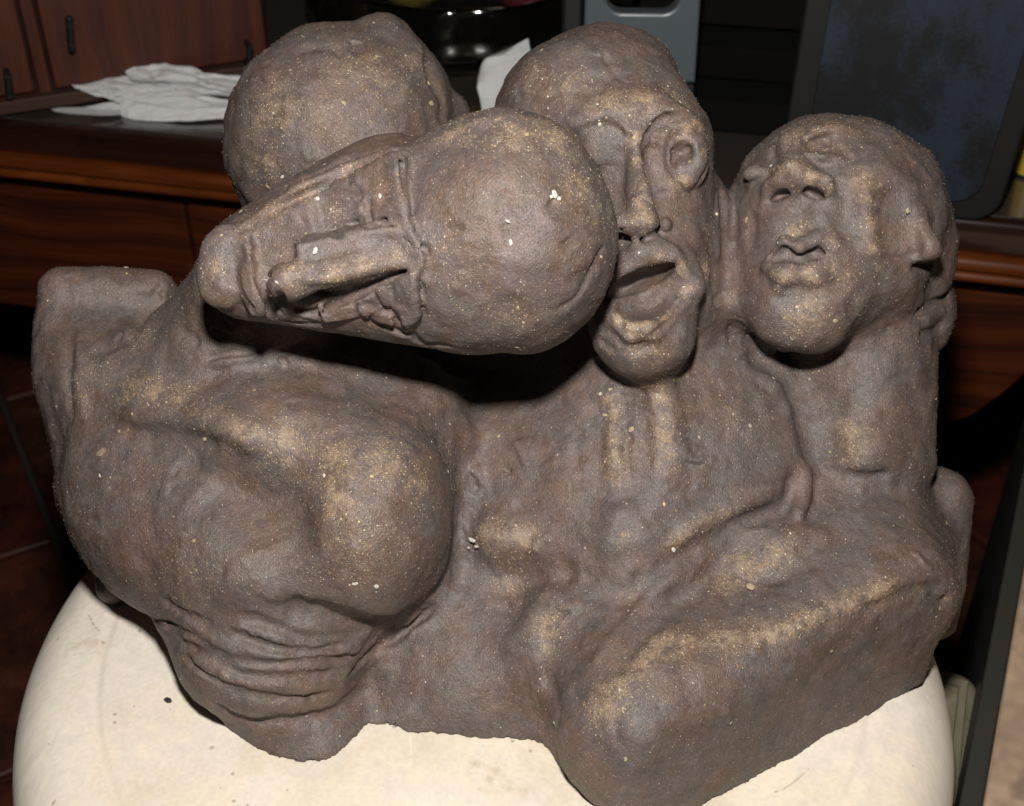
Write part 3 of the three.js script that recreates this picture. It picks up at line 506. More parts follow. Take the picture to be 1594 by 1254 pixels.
  for (let tries = 0; grains.length < want && tries < want * 60; tries++) {
    const i = Math.floor(rnd() * nv); if (nor[i * 3 + 2] < -0.35) continue; if (rnd() > 0.035 + 1.4 * mask[i] + 0.1 * sstep(0.25, 0.7, N3(pos[i * 3] * 0.012, pos[i * 3 + 1] * 0.012, pos[i * 3 + 2] * 0.012 + 30))) continue; grains.push(i);
  }
  const gi = new THREE.InstancedMesh(new THREE.IcosahedronGeometry(1, 0), new THREE.MeshStandardMaterial({ roughness: 0.4 }), grains.length);
  const M = new THREE.Matrix4(), Q = new THREE.Quaternion(), V = new THREE.Vector3(), UPV = new THREE.Vector3(0, 0, 1), C0 = new THREE.Color();
  grains.forEach((i, n) => {
    const nn = new THREE.Vector3(wn[i * 3], wn[i * 3 + 1], wn[i * 3 + 2]); let s = 0.36 + 0.5 * Math.pow(rnd(), 2.2); const u = rnd(); if (u > 0.993) s *= 2.4 + 2.0 * rnd(); else if (u > 0.95) s *= 1.7; s *= S;
    Q.setFromUnitVectors(UPV, nn); V.set(wp[i * 3] + (rnd() - 0.5) * 3 * S, wp[i * 3 + 1] + (rnd() - 0.5) * 3 * S, wp[i * 3 + 2] + (rnd() - 0.5) * 3 * S).addScaledVector(nn, -0.28 * s);
    M.compose(V, Q, new THREE.Vector3(s * (0.8 + 0.6 * rnd()), s * (0.8 + 0.6 * rnd()), s * 0.4)); gi.setMatrixAt(n, M);
    const k = rnd(), v = 0.35 + 0.75 * rnd() * rnd() + 0.1 * rnd(); if (k < 0.62) C0.setRGB(0.6 * v, 0.47 * v, 0.28 * v); else if (k < 0.9) C0.setRGB(0.7 * v, 0.62 * v, 0.5 * v); else C0.setRGB(0.5 * v, 0.29 * v, 0.18 * v); gi.setColorAt(n, C0);
  });
  shade(gi); gi.name = 'grog_grain'; gi.userData = { kind: 'stuff' }; group.add(gi);
  // larger stones and chalk marks one can pick out
  const chip = new THREE.IcosahedronGeometry(1, 1); { const a = chip.attributes.position; for (let i = 0; i < a.count; i++) { const x = a.getX(i), y = a.getY(i), z = a.getZ(i), f = 0.85 + 0.75 * N3(x * 1.9, y * 1.9, z * 1.9 + 4) + 0.5 * N3(x * 4.1, y * 4.1, z * 4.1); a.setXYZ(i, x * f, y * f, z * f * 0.5); } chip.computeVertexNormals(); }
  const chipMat = [[0.55, 0.52, 0.46], [0.36, 0.29, 0.18], [0.22, 0.17, 0.11]].map((c) => new THREE.MeshStandardMaterial({ color: new THREE.Color(...c), roughness: 0.7 }));
  for (const [x, y, r, k] of CHIPS) { const q = surf(x, y); if (!q) continue; const e = surf(x + 3, y), f = surf(x, y + 3); if (!e || !f) continue; const n = new THREE.Vector3(...e).sub(new THREE.Vector3(...q)).cross(new THREE.Vector3(...f).sub(new THREE.Vector3(...q))).normalize(); if (n.z < 0) n.negate(); const w = toW(...q).sub(base), nw = new THREE.Vector3(n.x, n.y * CP + n.z * SP, -n.y * SP + n.z * CP);
    const m = mesh('stone_chip', chip, chipMat[k], group); m.position.copy(w).addScaledVector(nw, 0.6 * S); m.quaternion.setFromUnitVectors(UPV, nw); m.rotateZ(rnd() * 6); const rs = r * S * 0.82; m.scale.set(rs * (0.8 + 0.6 * rnd()), rs * (0.55 + 0.4 * rnd()), rs * 0.45); }
}
// ---------------------------------------------------------------- surroundings
const camW = camera.position.clone();
function hitY(px, py, y) { const d = at(px, py, 0).sub(camW).normalize(); return camW.clone().addScaledVector(d, (y - camW.y) / d.y); }
function hitPlane(px, py, p, n) { const d = at(px, py, 0).sub(camW).normalize(); return camW.clone().addScaledVector(d, p.clone().sub(camW).dot(n) / d.dot(n)); }
function ribbon(n, m, fn, two = 0) {     // a sheet from a function of u, v; two = thickness
  const pos = [], uv = [], idx = []; for (let j = 0; j <= m; j++) for (let i = 0; i <= n; i++) { const p = fn(i / n, j / m); pos.push(p.x, p.y, p.z); uv.push(i / n, j / m); }
  for (let j = 0; j < m; j++) for (let i = 0; i < n; i++) { const a = j * (n + 1) + i; idx.push(a, a + 1, a + n + 1, a + 1, a + n + 2, a + n + 1); }
  const g = new THREE.BufferGeometry(); g.setAttribute('position', new THREE.Float32BufferAttribute(pos, 3)); g.setAttribute('uv', new THREE.Float32BufferAttribute(uv, 2)); g.setIndex(idx); g.computeVertexNormals(); return g;
}
const na = tileNoise(8, 11), nb2 = tileNoise(32, 12), nc = tileNoise(128, 13), nd = tileNoise(300, 14);
const woodTex = (dark, light, sx = 3, sd = 0) => tex(512, 512, (u, v) => {
  const w = na(u + sd, v * 0.7 + sd), g = nc(u * 0.08 + sd, v + 0.04 * w), g2 = nd(u * 0.06, v * 0.9 + 0.03 * w + sd), ring = 0.5 + 0.5 * Math.sin((v * 30 + w * 1.6 + 1.2 * nb2(u * 0.1, v)) * 2.2);
  const t = clamp(0.15 + 0.35 * ring + 0.35 * g + 0.3 * g2 - 0.25); return [0, 1, 2].map((c) => dark[c] + (light[c] - dark[c]) * t); }, true);
const woodA = new THREE.MeshPhysicalMaterial({ map: woodTex([46, 20, 9], [108, 50, 20]), roughness: 0.42, clearcoat: 0.35, clearcoatRoughness: 0.25 });
const woodDark = new THREE.MeshPhysicalMaterial({ map: woodTex([24, 10, 7], [48, 22, 14], 3, 0.3), roughness: 0.4, clearcoat: 0.5, clearcoatRoughness: 0.2 });
const woodTop = new THREE.MeshPhysicalMaterial({ map: woodTex([34, 16, 10], [58, 30, 20], 3, 0.6), roughness: 0.3, clearcoat: 1, clearcoatRoughness: 0.08 });
const woodBead = new THREE.MeshPhysicalMaterial({ map: woodTex([84, 38, 14], [140, 72, 32], 3, 0.8), roughness: 0.3, clearcoat: 0.8, clearcoatRoughness: 0.15 });
const blackMat = new THREE.MeshStandardMaterial({ color: new THREE.Color(0.003, 0.003, 0.003), roughness: 0.65 });

// ---- floor of terracotta tiles
{
  const fl = shade(new THREE.Mesh(new THREE.BoxGeometry(9, 0.04, 9), new THREE.MeshStandardMaterial({ color: new THREE.Color(0.05, 0.04, 0.035), roughness: 0.95 })));
  fl.name = 'floor'; fl.position.set(0, -0.028, -1); fl.userData.kind = 'structure'; scene.add(fl);
  const t = 0.25, gap = 0.006, geo = new RoundedBoxGeometry(t - gap, 0.02, t - gap, 1, 0.003), mats = [0, 1, 2, 3].map((k) => new THREE.MeshStandardMaterial({ roughness: 0.5, map: tex(128, 128, (u, v) => { const f = 0.5 + 0.3 * na(u + k * 0.3, v) + 0.22 * nb2(u, v + k * 0.2) - 0.1 + 0.1 * nc(u, v); return [118 * f, (58 + 4 * k) * f, (40 + 3 * k) * f]; }, true) }));
  for (let i = -5; i < 5; i++) for (let j = -7; j < 3; j++) { const m = mesh('tile', geo, mats[Math.floor(rnd() * 4)], fl); const a = 0.5; const x = i * t + 0.1, z = j * t; m.position.set(x * Math.cos(a) + z * Math.sin(a), 0.018 + rnd() * 0.0008, -x * Math.sin(a) + z * Math.cos(a) + 0.7); m.rotation.y = a; }
}
// ---- stool
{
  const r = 722 * S, h = 212, cen = new THREE.Vector3(-42 * S, STOOL_Y, h * S);
  const st = thing('stool', new THREE.Vector3(cen.x, 0, cen.z), 'round cream stool with a worn scuffed top, under the clay sculpture', 'stool');
  const rr = 0.026, rim = r - rr, pts = [[0, 0], [rim - 0.010, 0], [rim - 0.0085, -0.0002], [rim - 0.0075, -0.0008], [rim - 0.006, -0.0008], [rim - 0.0045, -0.0003], [rim - 0.002, -0.0001]];
  for (let i = 1; i <= 16; i++) { const a = Math.PI / 2 - i / 16 * Math.PI; pts.push([rim + Math.cos(a) * rr, -rr + Math.sin(a) * rr - (i < 3 ? 0 : 0)]); }
  pts.push([rim - 0.02, -2 * rr]); pts.push([0, -2 * rr]);
  const W = 1536, K = new Float32Array(W * W * 3); const R = r;   // seat print: stains, scuffs, scratches (uv from above)
  const A = tileNoise(6, 21), B2 = tileNoise(22, 22), C2 = tileNoise(90, 23), D2 = tileNoise(350, 24);
  for (let y = 0; y < W; y++) for (let x = 0; x < W; x++) { const u = x / W, v = y / W, st2 = sstep(0.55, 0.85, 0.5 * A(u, v) + 0.35 * B2(u, v) + 0.25 * C2(u, v)), f = 0.97 + 0.05 * (C2(u, v) - 0.5) + 0.05 * (D2(u, v) - 0.5) - 0.07 * st2, b = sstep(0.4, 0.8, 0.5 * A(v, u) + 0.3 * B2(v, u) + 0.2 * C2(u, v)); const i = (y * W + x) * 3; K[i] = 232 * f; K[i + 1] = (222 - 4 * b) * f; K[i + 2] = (208 - 12 * b) * f; }
  const mark = (cx, cy, r0, k, c) => { for (let y = -r0; y <= r0; y++) for (let x = -r0; x <= r0; x++) { const e = Math.hypot(x, y) / r0; if (e > 1) continue; const X2 = Math.round(cx + x), Y2 = Math.round(cy + y); if (X2 < 0 || Y2 < 0 || X2 >= W || Y2 >= W) continue; const i = (Y2 * W + X2) * 3, a = k * (1 - e * e) * (0.6 + 0.4 * rnd()); for (let q = 0; q < 3; q++) K[i + q] += (c[q] - K[i + q]) * a; } };
  for (let i = 0; i < 260; i++) mark(rnd() * W, rnd() * W, 1 + rnd() * 3, 0.5, [96, 80, 62]);
  for (let i = 0; i < 46; i++) { let x = rnd() * W, y = rnd() * W, an = rnd() * 6.3; const l = 15 + rnd() * 90, k = 0.12 + 0.3 * rnd(), c = rnd() < 0.6 ? [130, 110, 88] : [246, 240, 228]; for (let j = 0; j < l; j++) { an += (rnd() - 0.5) * 0.12; x += Math.cos(an); y += Math.sin(an); mark(x, y, 1 + (rnd() < 0.3 ? 1 : 0), k, c); } }
  for (let i = 0; i < 26; i++) { const x = rnd() * W, y = rnd() * W; for (let j = 0; j < 24; j++) mark(x + (rnd() - 0.5) * 60, y + (rnd() - 0.5) * 26, 2 + rnd() * 6, 0.12, [150, 128, 100]); }
  const seatMap = tex(W, W, (u, v, x, y) => { const i = (y * W + x) * 3; return [clamp(K[i], 0, 255), clamp(K[i + 1], 0, 255), clamp(K[i + 2], 0, 255)]; }, true);
  const seatMat = new THREE.MeshPhysicalMaterial({ map: seatMap, roughness: 0.5, clearcoat: 0.25, clearcoatRoughness: 0.35 });
  const flat = (g) => { const p = g.attributes.position, uv = g.attributes.uv; for (let i = 0; i < p.count; i++) uv.setXY(i, 0.5 + p.getX(i) / (2.3 * R), 0.5 + (p.getZ(i) + p.getY(i) * 0.9) / (2.3 * R)); return g; };
  const seat = mesh('seat', flat(new THREE.LatheGeometry(pts.map((p) => new THREE.Vector2(p[0], p[1])).reverse(), 160)), seatMat, st); seat.position.y = STOOL_Y;
  const legMat = new THREE.MeshStandardMaterial({ color: new THREE.Color(0.45, 0.4, 0.33), roughness: 0.5 });
  for (let i = 0; i < 4; i++) { const a = i * Math.PI / 2 + 0.6, g = new THREE.CylinderGeometry(0.014, 0.012, STOOL_Y - 0.086, 20); const m = mesh('leg', g, legMat, st); m.position.set(Math.cos(a) * 0.115, (STOOL_Y - 0.086) / 2 + 0.034, Math.sin(a) * 0.115); }
  const apron = mesh('apron', new THREE.CylinderGeometry(0.13, 0.13, 0.03, 64), legMat, st); apron.position.y = STOOL_Y - 2 * rr - 0.015;
  // a crumb of clay on the seat
  const cp = hitY(262, 1091, STOOL_Y); const g = new THREE.IcosahedronGeometry(1, 1), a = g.attributes.position; for (let i = 0; i < a.count; i++) { const f = 1 + 0.3 * N3(a.getX(i) * 2, a.getY(i) * 2, a.getZ(i) * 2 + 3); a.setXYZ(i, a.getX(i) * f, a.getY(i) * f, a.getZ(i) * f); } g.computeVertexNormals();
  const crumb = mesh('clay_crumb', g, new THREE.MeshStandardMaterial({ color: new THREE.Color(0.03, 0.026, 0.024), roughness: 0.9 })); crumb.position.copy(cp).y += 0.0006; crumb.scale.set(0.0016, 0.0009, 0.0009); crumb.rotation.y = -0.4; tag(crumb, 'tiny dark crumb lying alone on the left of the cream stool seat', 'crumb');
}
// ---- sideboard behind
const TOP = 0.47;
const eA = hitY(0, 190, TOP), eB = hitY(1594, 350, TOP), ex = eB.clone().sub(eA).normalize(), eb = new THREE.Vector3(ex.z, 0, -ex.x); if (eb.z > 0) eb.negate();
const sbPoint = (u, back, y) => eA.clone().addScaledVector(ex, u).addScaledVector(eb, back).setY(y);
console.log('sideboard edge', eA.toArray(), eB.toArray(), 'back dir', eb.toArray());
{
  const L = 1.5, u0 = -0.45, root = sbPoint(u0, 0, 0);
  const sb = thing('sideboard', root, 'long dark brown wooden sideboard with moulded top edge, running behind the stool', 'sideboard'); sb.rotation.y = Math.atan2(-ex.z, ex.x);
  // local x along the edge, z towards the viewer
  const prof = (name, pts, mat) => { const s = new THREE.Shape(); pts.forEach((p, i) => i ? s.lineTo(p[0], p[1]) : s.moveTo(p[0], p[1])); const g = new THREE.ExtrudeGeometry(s, { depth: L, bevelEnabled: false, curveSegments: 8 }); g.rotateY(Math.PI / 2); /* shape x -> -z */ const q = g.attributes.position; const uv = g.attributes.uv; for (let i = 0; i < q.count; i++) uv.setXY(i, q.getX(i) / 0.5, (q.getY(i) + q.getZ(i)) / 0.22); return mesh(name, toCreasedNormals(g, 0.6), mat, sb); };
  const arc = (cx, cy, r, a0, a1, n = 8) => Array.from({ length: n + 1 }, (_, i) => { const a = (a0 + (a1 - a0) * i / n) * Math.PI / 180; return [cx + Math.cos(a) * r, cy + Math.sin(a) * r]; });
  // profile: x = depth behind the edge (positive = back)
  prof('top_board', [[0.5, TOP], ...arc(0.003, TOP - 0.003, 0.003, 90, 180), [0, TOP - 0.018], [0.004, TOP - 0.022], [0.5, TOP - 0.022]], woodTop);
  { const g = new THREE.BoxGeometry(L, 0.0012, 0.48); const m = mesh('top_veneer', g, new THREE.MeshPhysicalMaterial({ color: new THREE.Color(0.05, 0.04, 0.034), roughness: 0.25, clearcoat: 1, clearcoatRoughness: 0.06 }), sb); m.position.set(L / 2, TOP + 0.0006, -0.246); }
  prof('moulding', [[0.3, TOP - 0.0222], [0.006, TOP - 0.0222], ...arc(0.003, TOP - 0.0275, 0.005, 100, 260), [0.006, TOP - 0.0335], ...arc(0.004, TOP - 0.037, 0.0032, 110, 250, 6), [0.02, TOP - 0.041], [0.3, TOP - 0.041]], woodBead);
  prof('frame_rail', [[0.3, TOP - 0.0412], [0.022, TOP - 0.0412], [0.022, TOP - 0.055], [0.3, TOP - 0.055]], woodDark);
  const panel = (x0, x1, y0, y1, mat, name, curve) => { const s = new THREE.Shape(); s.moveTo(x0, y1); s.lineTo(x1, y1); if (curve) { s.lineTo(x1, y0 + 0.05); s.quadraticCurveTo(x1 - 0.005, y0 + 0.035, x1 - 0.02, y0 + 0.016); s.quadraticCurveTo(x1 - 0.03, y0, x1 - 0.05, y0); } else s.lineTo(x1, y0); s.lineTo(x0, y0); s.closePath();
    const g = new THREE.ExtrudeGeometry(s, { depth: 0.016, bevelEnabled: true, bevelSize: 0.0015, bevelThickness: 0.0015, bevelSegments: 2 }); const q = g.attributes.position, uv = g.attributes.uv; for (let i = 0; i < q.count; i++) uv.setXY(i, q.getX(i) / 0.6, q.getY(i) / 0.25); const m = mesh(name, g, mat, sb); m.position.z = -0.044; return m; };
  const uR = hitPlane(1590, 600, sbPoint(0, 0.03, 0), eb).sub(root).dot(ex);
  panel(0.02, 0.55, 0.315, TOP - 0.0555, woodA, 'drawer_front'); panel(0.556, uR, 0.315, TOP - 0.0555, woodA, 'drawer_front', true);
  const back = mesh('carcass', new THREE.BoxGeometry(L - 0.2, 0.1, 0.3), woodDark, sb); back.position.set(L / 2 - 0.1, 0.365, -0.25);
  for (const [x, z] of [[0.05, -0.06], [0.05, -0.42], [L - 0.25, -0.06], [L - 0.25, -0.42]]) { const m = mesh('leg', new RoundedBoxGeometry(0.04, 0.31, 0.04, 2, 0.004), woodDark, sb); m.position.set(x, 0.158, z); }
}
// ---- wall behind
{ const w = mesh('wall', new THREE.BoxGeometry(6, 3, 0.1), new THREE.MeshStandardMaterial({ color: new THREE.Color(0.022, 0.018, 0.014), roughness: 0.9 })); w.position.copy(sbPoint(0.4, 0.62, 1.5)); w.rotation.y = Math.atan2(-ex.z, ex.x); w.userData.kind = 'structure'; }
// ---- brown cupboard at the left, standing on the sideboard
{
  const a = hitY(-40, 180, TOP + 0.002), b = hitY(160, 150, TOP + 0.002), dir = b.clone().sub(a).normalize(), root = a.clone();
  const cb = thing('cupboard', root, 'dark brown wooden cupboard with small black handles behind the crumpled napkin', 'cupboard'); cb.rotation.y = Math.atan2(-dir.z, dir.x);
  const n = new THREE.Vector3(-dir.z, 0, dir.x); if (n.z < 0) n.negate(); const side = new THREE.Vector3(Math.cos(cb.rotation.y), 0, -Math.sin(cb.rotation.y));
  const loc = (px, py) => { const h = hitPlane(px, py, root, n).sub(root); return [h.dot(side), h.y]; };
  const mk = (x0, x1, y0, y1, z, d, mat, name) => { const g = new RoundedBoxGeometry(x1 - x0, y1 - y0, d, 2, 0.0015); const q = g.attributes.position, uv = g.attributes.uv; for (let i = 0; i < q.count; i++) uv.setXY(i, (q.getY(i) + x0 * 3) / 0.35, q.getX(i) / 0.2 + x0); const m = mesh(name, g, mat, cb); m.position.set((x0 + x1) / 2, (y0 + y1) / 2, z); return m; };
  const xa = loc(48, 100)[0], xb = loc(75, 100)[0], xe = loc(420, 60)[0];
  const brown = new THREE.MeshPhysicalMaterial({ map: woodTex([60, 26, 10], [98, 46, 18], 3, 0.45), roughness: 0.5, clearcoat: 0.2, clearcoatRoughness: 0.4 });
  mk(-0.15, xe, 0, 0.45, -0.02, 0.03, woodDark, 'carcass'); mk(-0.14, xa - 0.001, 0.012, 0.44, 0, 0.014, brown, 'door'); mk(xa + 0.001, xb - 0.001, 0.006, 0.445, -0.002, 0.014, brown, 'stile'); mk(xb + 0.001, xe - 0.004, 0.012, 0.44, 0, 0.014, brown, 'door'); mk(-0.15, xe, 0.0018, 0.0105, 0.002, 0.02, new THREE.MeshStandardMaterial({ color: new THREE.Color(0.05, 0.02, 0.009), roughness: 0.7 }), 'plinth');
  for (const [px, py, l] of [[105, 40, 62], [10, 118, 36], [380, 74, 26]]) { const [x, y] = loc(px, py); const g = mergeGeometries([new THREE.CapsuleGeometry(0.0024, l * 0.0003, 4, 10), new THREE.CylinderGeometry(0.002, 0.002, 0.016, 8).rotateX(Math.PI / 2).translate(0, 0.006, -0.004), new THREE.CylinderGeometry(0.002, 0.002, 0.016, 8).rotateX(Math.PI / 2).translate(0, -0.006, -0.004)]); const m = mesh('handle', g, blackMat, cb); m.position.set(x, y, 0.016); m.rotation.z = -0.12; }
}
// ---- paper napkins
const paperMat = new THREE.MeshPhysicalMaterial({ side: THREE.DoubleSide, roughness: 0.95, color: new THREE.Color(0.92, 0.92, 0.92), map: tex(256, 256, (u, v) => { const f = 0.93 + 0.05 * nc(u, v) + 0.05 * nd(u, v); return [252 * f, 250 * f, 250 * f]; }, true), bumpMap: tex(256, 256, (u, v) => { const f = 120 + 90 * (nb2(u, v) - 0.5) + 80 * (nc(u, v) - 0.5); return [f, f, f]; }), bumpScale: 0.0006 });
{
  const zOf = (w) => ((w.y - STOOL_Y) / S + FLOOR_C) * SP + (w.z / S) * CP; const q = (px, py, dz = 0) => at(px, py, zOf(hitY(px, 184, TOP)) - 22 + dz);
  const base = hitY(240, 185, TOP);
  const nap = thing('paper_napkin', base, 'crumpled white paper napkin with loose folded layers, lying on the sideboard at left', 'napkin');
  const sheet = (rows, amp, sd) => { // rows of control points, back to front
    const curves = rows.map((r) => new THREE.CatmullRomCurve3(r.map((p) => q(...p)), false, 'centripetal'));
    const g = ribbon(72, 24, (u, v) => { const k = rows.length - 1, t = v * k, i = Math.min(k - 1, Math.floor(t)), f = t - i; const a = curves[i].getPoint(u), b = curves[i + 1].getPoint(u), p = a.lerp(b, f); const e = Math.sin(Math.PI * u) * Math.sin(Math.PI * v); p.y += amp * (0.6 * e + 0.4) * (Math.abs(N3(u * 4 + sd, v * 3, sd)) * 2 + 0.8 * Math.abs(N3(u * 9 + sd, v * 5, sd + 4)) - 0.6); p.z += amp * 0.8 * N3(u * 6, v * 4, sd + 9); p.y = Math.max(p.y, TOP + 0.0016); return p.sub(base); });
    mesh('paper_layer', g, paperMat, nap); };
  sheet([[[190, 98, -60], [230, 96, -60], [290, 104, -60], [340, 116, -60], [430, 120, -60]], [[196, 112, -30], [240, 116, -30], [300, 120, -30], [350, 128, -30], [430, 136, -30]], [[205, 124, 0], [250, 128, 0], [300, 134, 0], [350, 142, 0], [430, 150, 0]]], 0.003, 1.3);
  sheet([[[150, 118, -40], [190, 116, -40], [260, 124, -40], [330, 124, -40], [430, 130, -40]], [[170, 130, 0], [200, 136, 0], [270, 136, 10], [340, 140, 10], [430, 146, 0]], [[180, 150, 20], [200, 154, 30], [270, 150, 40], [340, 148, 40], [430, 160, 30]]], 0.0025, 4.1);
  sheet([[[186, 136, 10], [210, 134, 10], [270, 140, 20], [330, 152, 20], [430, 160, 20]], [[188, 165, 30], [215, 165, 40], [270, 166, 50], [330, 168, 50], [430, 172, 40]], [[190, 188, 20], [206, 192, 40], [270, 188, 60], [330, 186, 60], [430, 178, 40]]], 0.0016, 7.7);
  sheet([[[98, 122, -30], [130, 124, -30], [160, 120, -30], [190, 132, -30]], [[108, 130, 0], [132, 136, 0], [165, 138, 0], [188, 150, 0]], [[120, 138, 10], [140, 146, 14], [170, 154, 14], [186, 160, 10]]], 0.0012, 2.2);
  sheet([[[78, 173, -20], [120, 168, -20], [165, 160, -20], [200, 156, -20]], [[86, 175, 0], [125, 177, 0], [165, 176, 0], [200, 174, 0]], [[100, 178, 10], [130, 184, 14], [165, 187, 16], [200, 186, 10]]], 0.0008, 5.5);
}
{
  const base = hitY(780, 175, TOP), Zc = ((base.y - STOOL_Y) / S + FLOOR_C) * SP + (base.z / S) * CP, q = (px, py, dz = 0) => at(px, py, Zc - 30 + dz);
  const nap = thing('paper_napkin', base, 'small folded white paper corner standing between the two rear clay heads', 'napkin');
  const rows = [[[744, 120], [755, 92], [790, 74], [822, 58]], [[743, 135], [760, 115], [795, 96], [826, 80]], [[750, 165], [770, 160], [800, 130], [830, 100]], [[752, 200], [775, 200], [800, 170], [835, 140]]];
  const curves = rows.map((r, k) => new THREE.CatmullRomCurve3(r.map((p) => q(p[0], p[1], 16 * k)), false, 'centripetal'));
  mesh('paper_layer', ribbon(30, 24, (u, v) => { const t = v * 3, i = Math.min(2, Math.floor(t)), p = curves[i].getPoint(u).lerp(curves[i + 1].getPoint(u), t - i); p.z += 0.004 * N3(u * 3, v * 3, 2) + 0.004 * Math.abs(u - 0.45 - 0.2 * v); p.y = Math.max(p.y, TOP + 0.0018); return p.sub(base); }), paperMat, nap);
}
// ---- glass bowl with fruit
{
  const c = hitY(655, 150, TOP).addScaledVector(eb, 0.11); c.y = TOP; const k = camW.distanceTo(c) / D;   // metres per picture unit there
  const R = 225 * k, H = 0.056, bowl = thing('glass_bowl', c, 'faceted smoky glass bowl behind the bald clay head at upper left', 'bowl');
  const pr = [[0.0, 0.003], [0.6 * R, 0.003], [0.8 * R, 0.007], [0.95 * R, 0.018], [R, 0.028], [0.985 * R, 0.04], [0.952 * R, H - 0.003], [0.945 * R, H], [0.93 * R, H], [0.925 * R, H - 0.004], [0.955 * R, 0.039], [0.968 * R, 0.028], [0.92 * R, 0.02], [0.78 * R, 0.013], [0, 0.009]];
  const outer = mesh('glass', (() => { const g = new THREE.LatheGeometry(pr.map((p) => new THREE.Vector2(...p)), 168), a = g.attributes.position; for (let i = 0; i < a.count; i++) { const x = a.getX(i), z = a.getZ(i), f = 1 + 0.02 * sstep(0.5 * R, R, Math.hypot(x, z)) * Math.abs(Math.cos(7 * Math.atan2(x, z))); a.setX(i, x * f); a.setZ(i, z * f); } g.computeVertexNormals(); return g; })(), new THREE.MeshPhysicalMaterial({ color: new THREE.Color(0.8, 0.82, 0.76), roughness: 0.06, transmission: 1, thickness: 0.004, ior: 1.52, attenuationColor: new THREE.Color(0.5, 0.5, 0.42), attenuationDistance: 0.05 }), bowl); outer.rotation.y = -0.126;
  const fruit = (px, r, h, col, label, cat, name, d) => { const p = c.clone().addScaledVector(ex, px).addScaledVector(eb, d); p.y = TOP + h; const t = thing(name, p, label, cat); const g = new THREE.SphereGeometry(r, 40, 28), a = g.attributes.position; for (let i = 0; i < a.count; i++) { const y = a.getY(i) / r; a.setY(i, a.getY(i) * 0.9 - 0.12 * r * Math.exp(-((1 - y) * (1 - y)) * 12)); } g.computeVertexNormals(); mesh('flesh', g, new THREE.MeshPhysicalMaterial({ roughness: 0.4, clearcoat: 0.3, map: tex(64, 64, (u, v) => { const f = 0.75 + 0.35 * na(u, v) + 0.2 * (nb2(u, v) - 0.5); return col.map((x) => clamp(x * f, 0, 255)); }, true) }), t); const s = mesh('stem', new THREE.CylinderGeometry(0.0012, 0.0018, 0.012, 8), new THREE.MeshStandardMaterial({ color: new THREE.Color(0.06, 0.04, 0.02), roughness: 0.9 }), t); s.position.y = r * 0.85; s.rotation.z = 0.3; };
  fruit(-0.03, 0.026, 0.05, [96, 84, 34], 'green-yellow fruit behind the crown of the back head, in the glass bowl', 'fruit', 'fruit', -0.02);
  fruit(0.048, 0.027, 0.052, [92, 40, 46], 'dark red fruit in the glass bowl, nearest the white paper corner', 'fruit', 'fruit', -0.01);
  fruit(0.01, 0.026, 0.05, [120, 92, 30], 'yellow fruit at the back of the glass bowl', 'fruit', 'fruit', 0.035);
}
// ---- grey-blue board with a handle slot
{
  const Zb = -1080, P0 = (px, py) => at(px, py, Zb), c = P0(995, 70), kk = (D - Zb) / D * S; const bd = thing('handled_board', c, 'grey-blue plastic board with a rounded handle slot, standing behind the screaming head', 'board');
  bd.rotation.set(-0.12, -0.05, 0.0); const s = new THREE.Shape(); const w = 82 * kk; s.moveTo(-w, -0.016); s.lineTo(w, -0.016); s.lineTo(w * 1.0, 0.06); s.quadraticCurveTo(w, 0.075, w - 0.015, 0.075); s.lineTo(-w + 0.015, 0.075); s.quadraticCurveTo(-w, 0.075, -w, 0.06); s.closePath();
  const hw = 60 * kk, y0 = 52 * kk, y1 = y0 + 0.026, r = 0.011, h = new THREE.Path(); h.moveTo(-hw + r, y0); h.lineTo(hw - r, y0); h.absarc(hw - r, y0 + r, r, -Math.PI / 2, 0, false); h.lineTo(hw, y1 - r); h.absarc(hw - r, y1 - r, r, 0, Math.PI / 2, false); h.lineTo(-hw + r, y1); h.absarc(-hw + r, y1 - r, r, Math.PI / 2, Math.PI, false); h.lineTo(-hw, y0 + r); h.absarc(-hw + r, y0 + r, r, Math.PI, 1.5 * Math.PI, false); s.holes.push(h);
  const g = new THREE.ExtrudeGeometry(s, { depth: 0.012, bevelEnabled: true, bevelSize: 0.0018, bevelThickness: 0.0018, bevelSegments: 3, curveSegments: 12 });
  mesh('panel', g, new THREE.MeshPhysicalMaterial({ color: new THREE.Color(0.095, 0.115, 0.13), roughness: 0.32 }), bd); const foot = mesh('black_base', new RoundedBoxGeometry(2 * w + 0.004, 0.055, 0.02, 2, 0.002), blackMat, bd); foot.position.set(0, -0.0455, 0.006);
  const e = mesh('side_grip', new RoundedBoxGeometry(0.012, 0.15, 0.022, 2, 0.003), blackMat, bd); e.position.set(-w - 0.0085, 0, 0.004);
  const p = thing('paper_card', P0(1008, -6).add(new THREE.Vector3(0, 0, -0.03)), 'small white card seen through the slot of the grey-blue board', 'card'); const pm = mesh('card', new RoundedBoxGeometry(0.034, 0.05, 0.004, 2, 0.001), new THREE.MeshStandardMaterial({ color: new THREE.Color(0.8, 0.78, 0.7), roughness: 0.8 }), p); pm.position.y = 0.02;
}
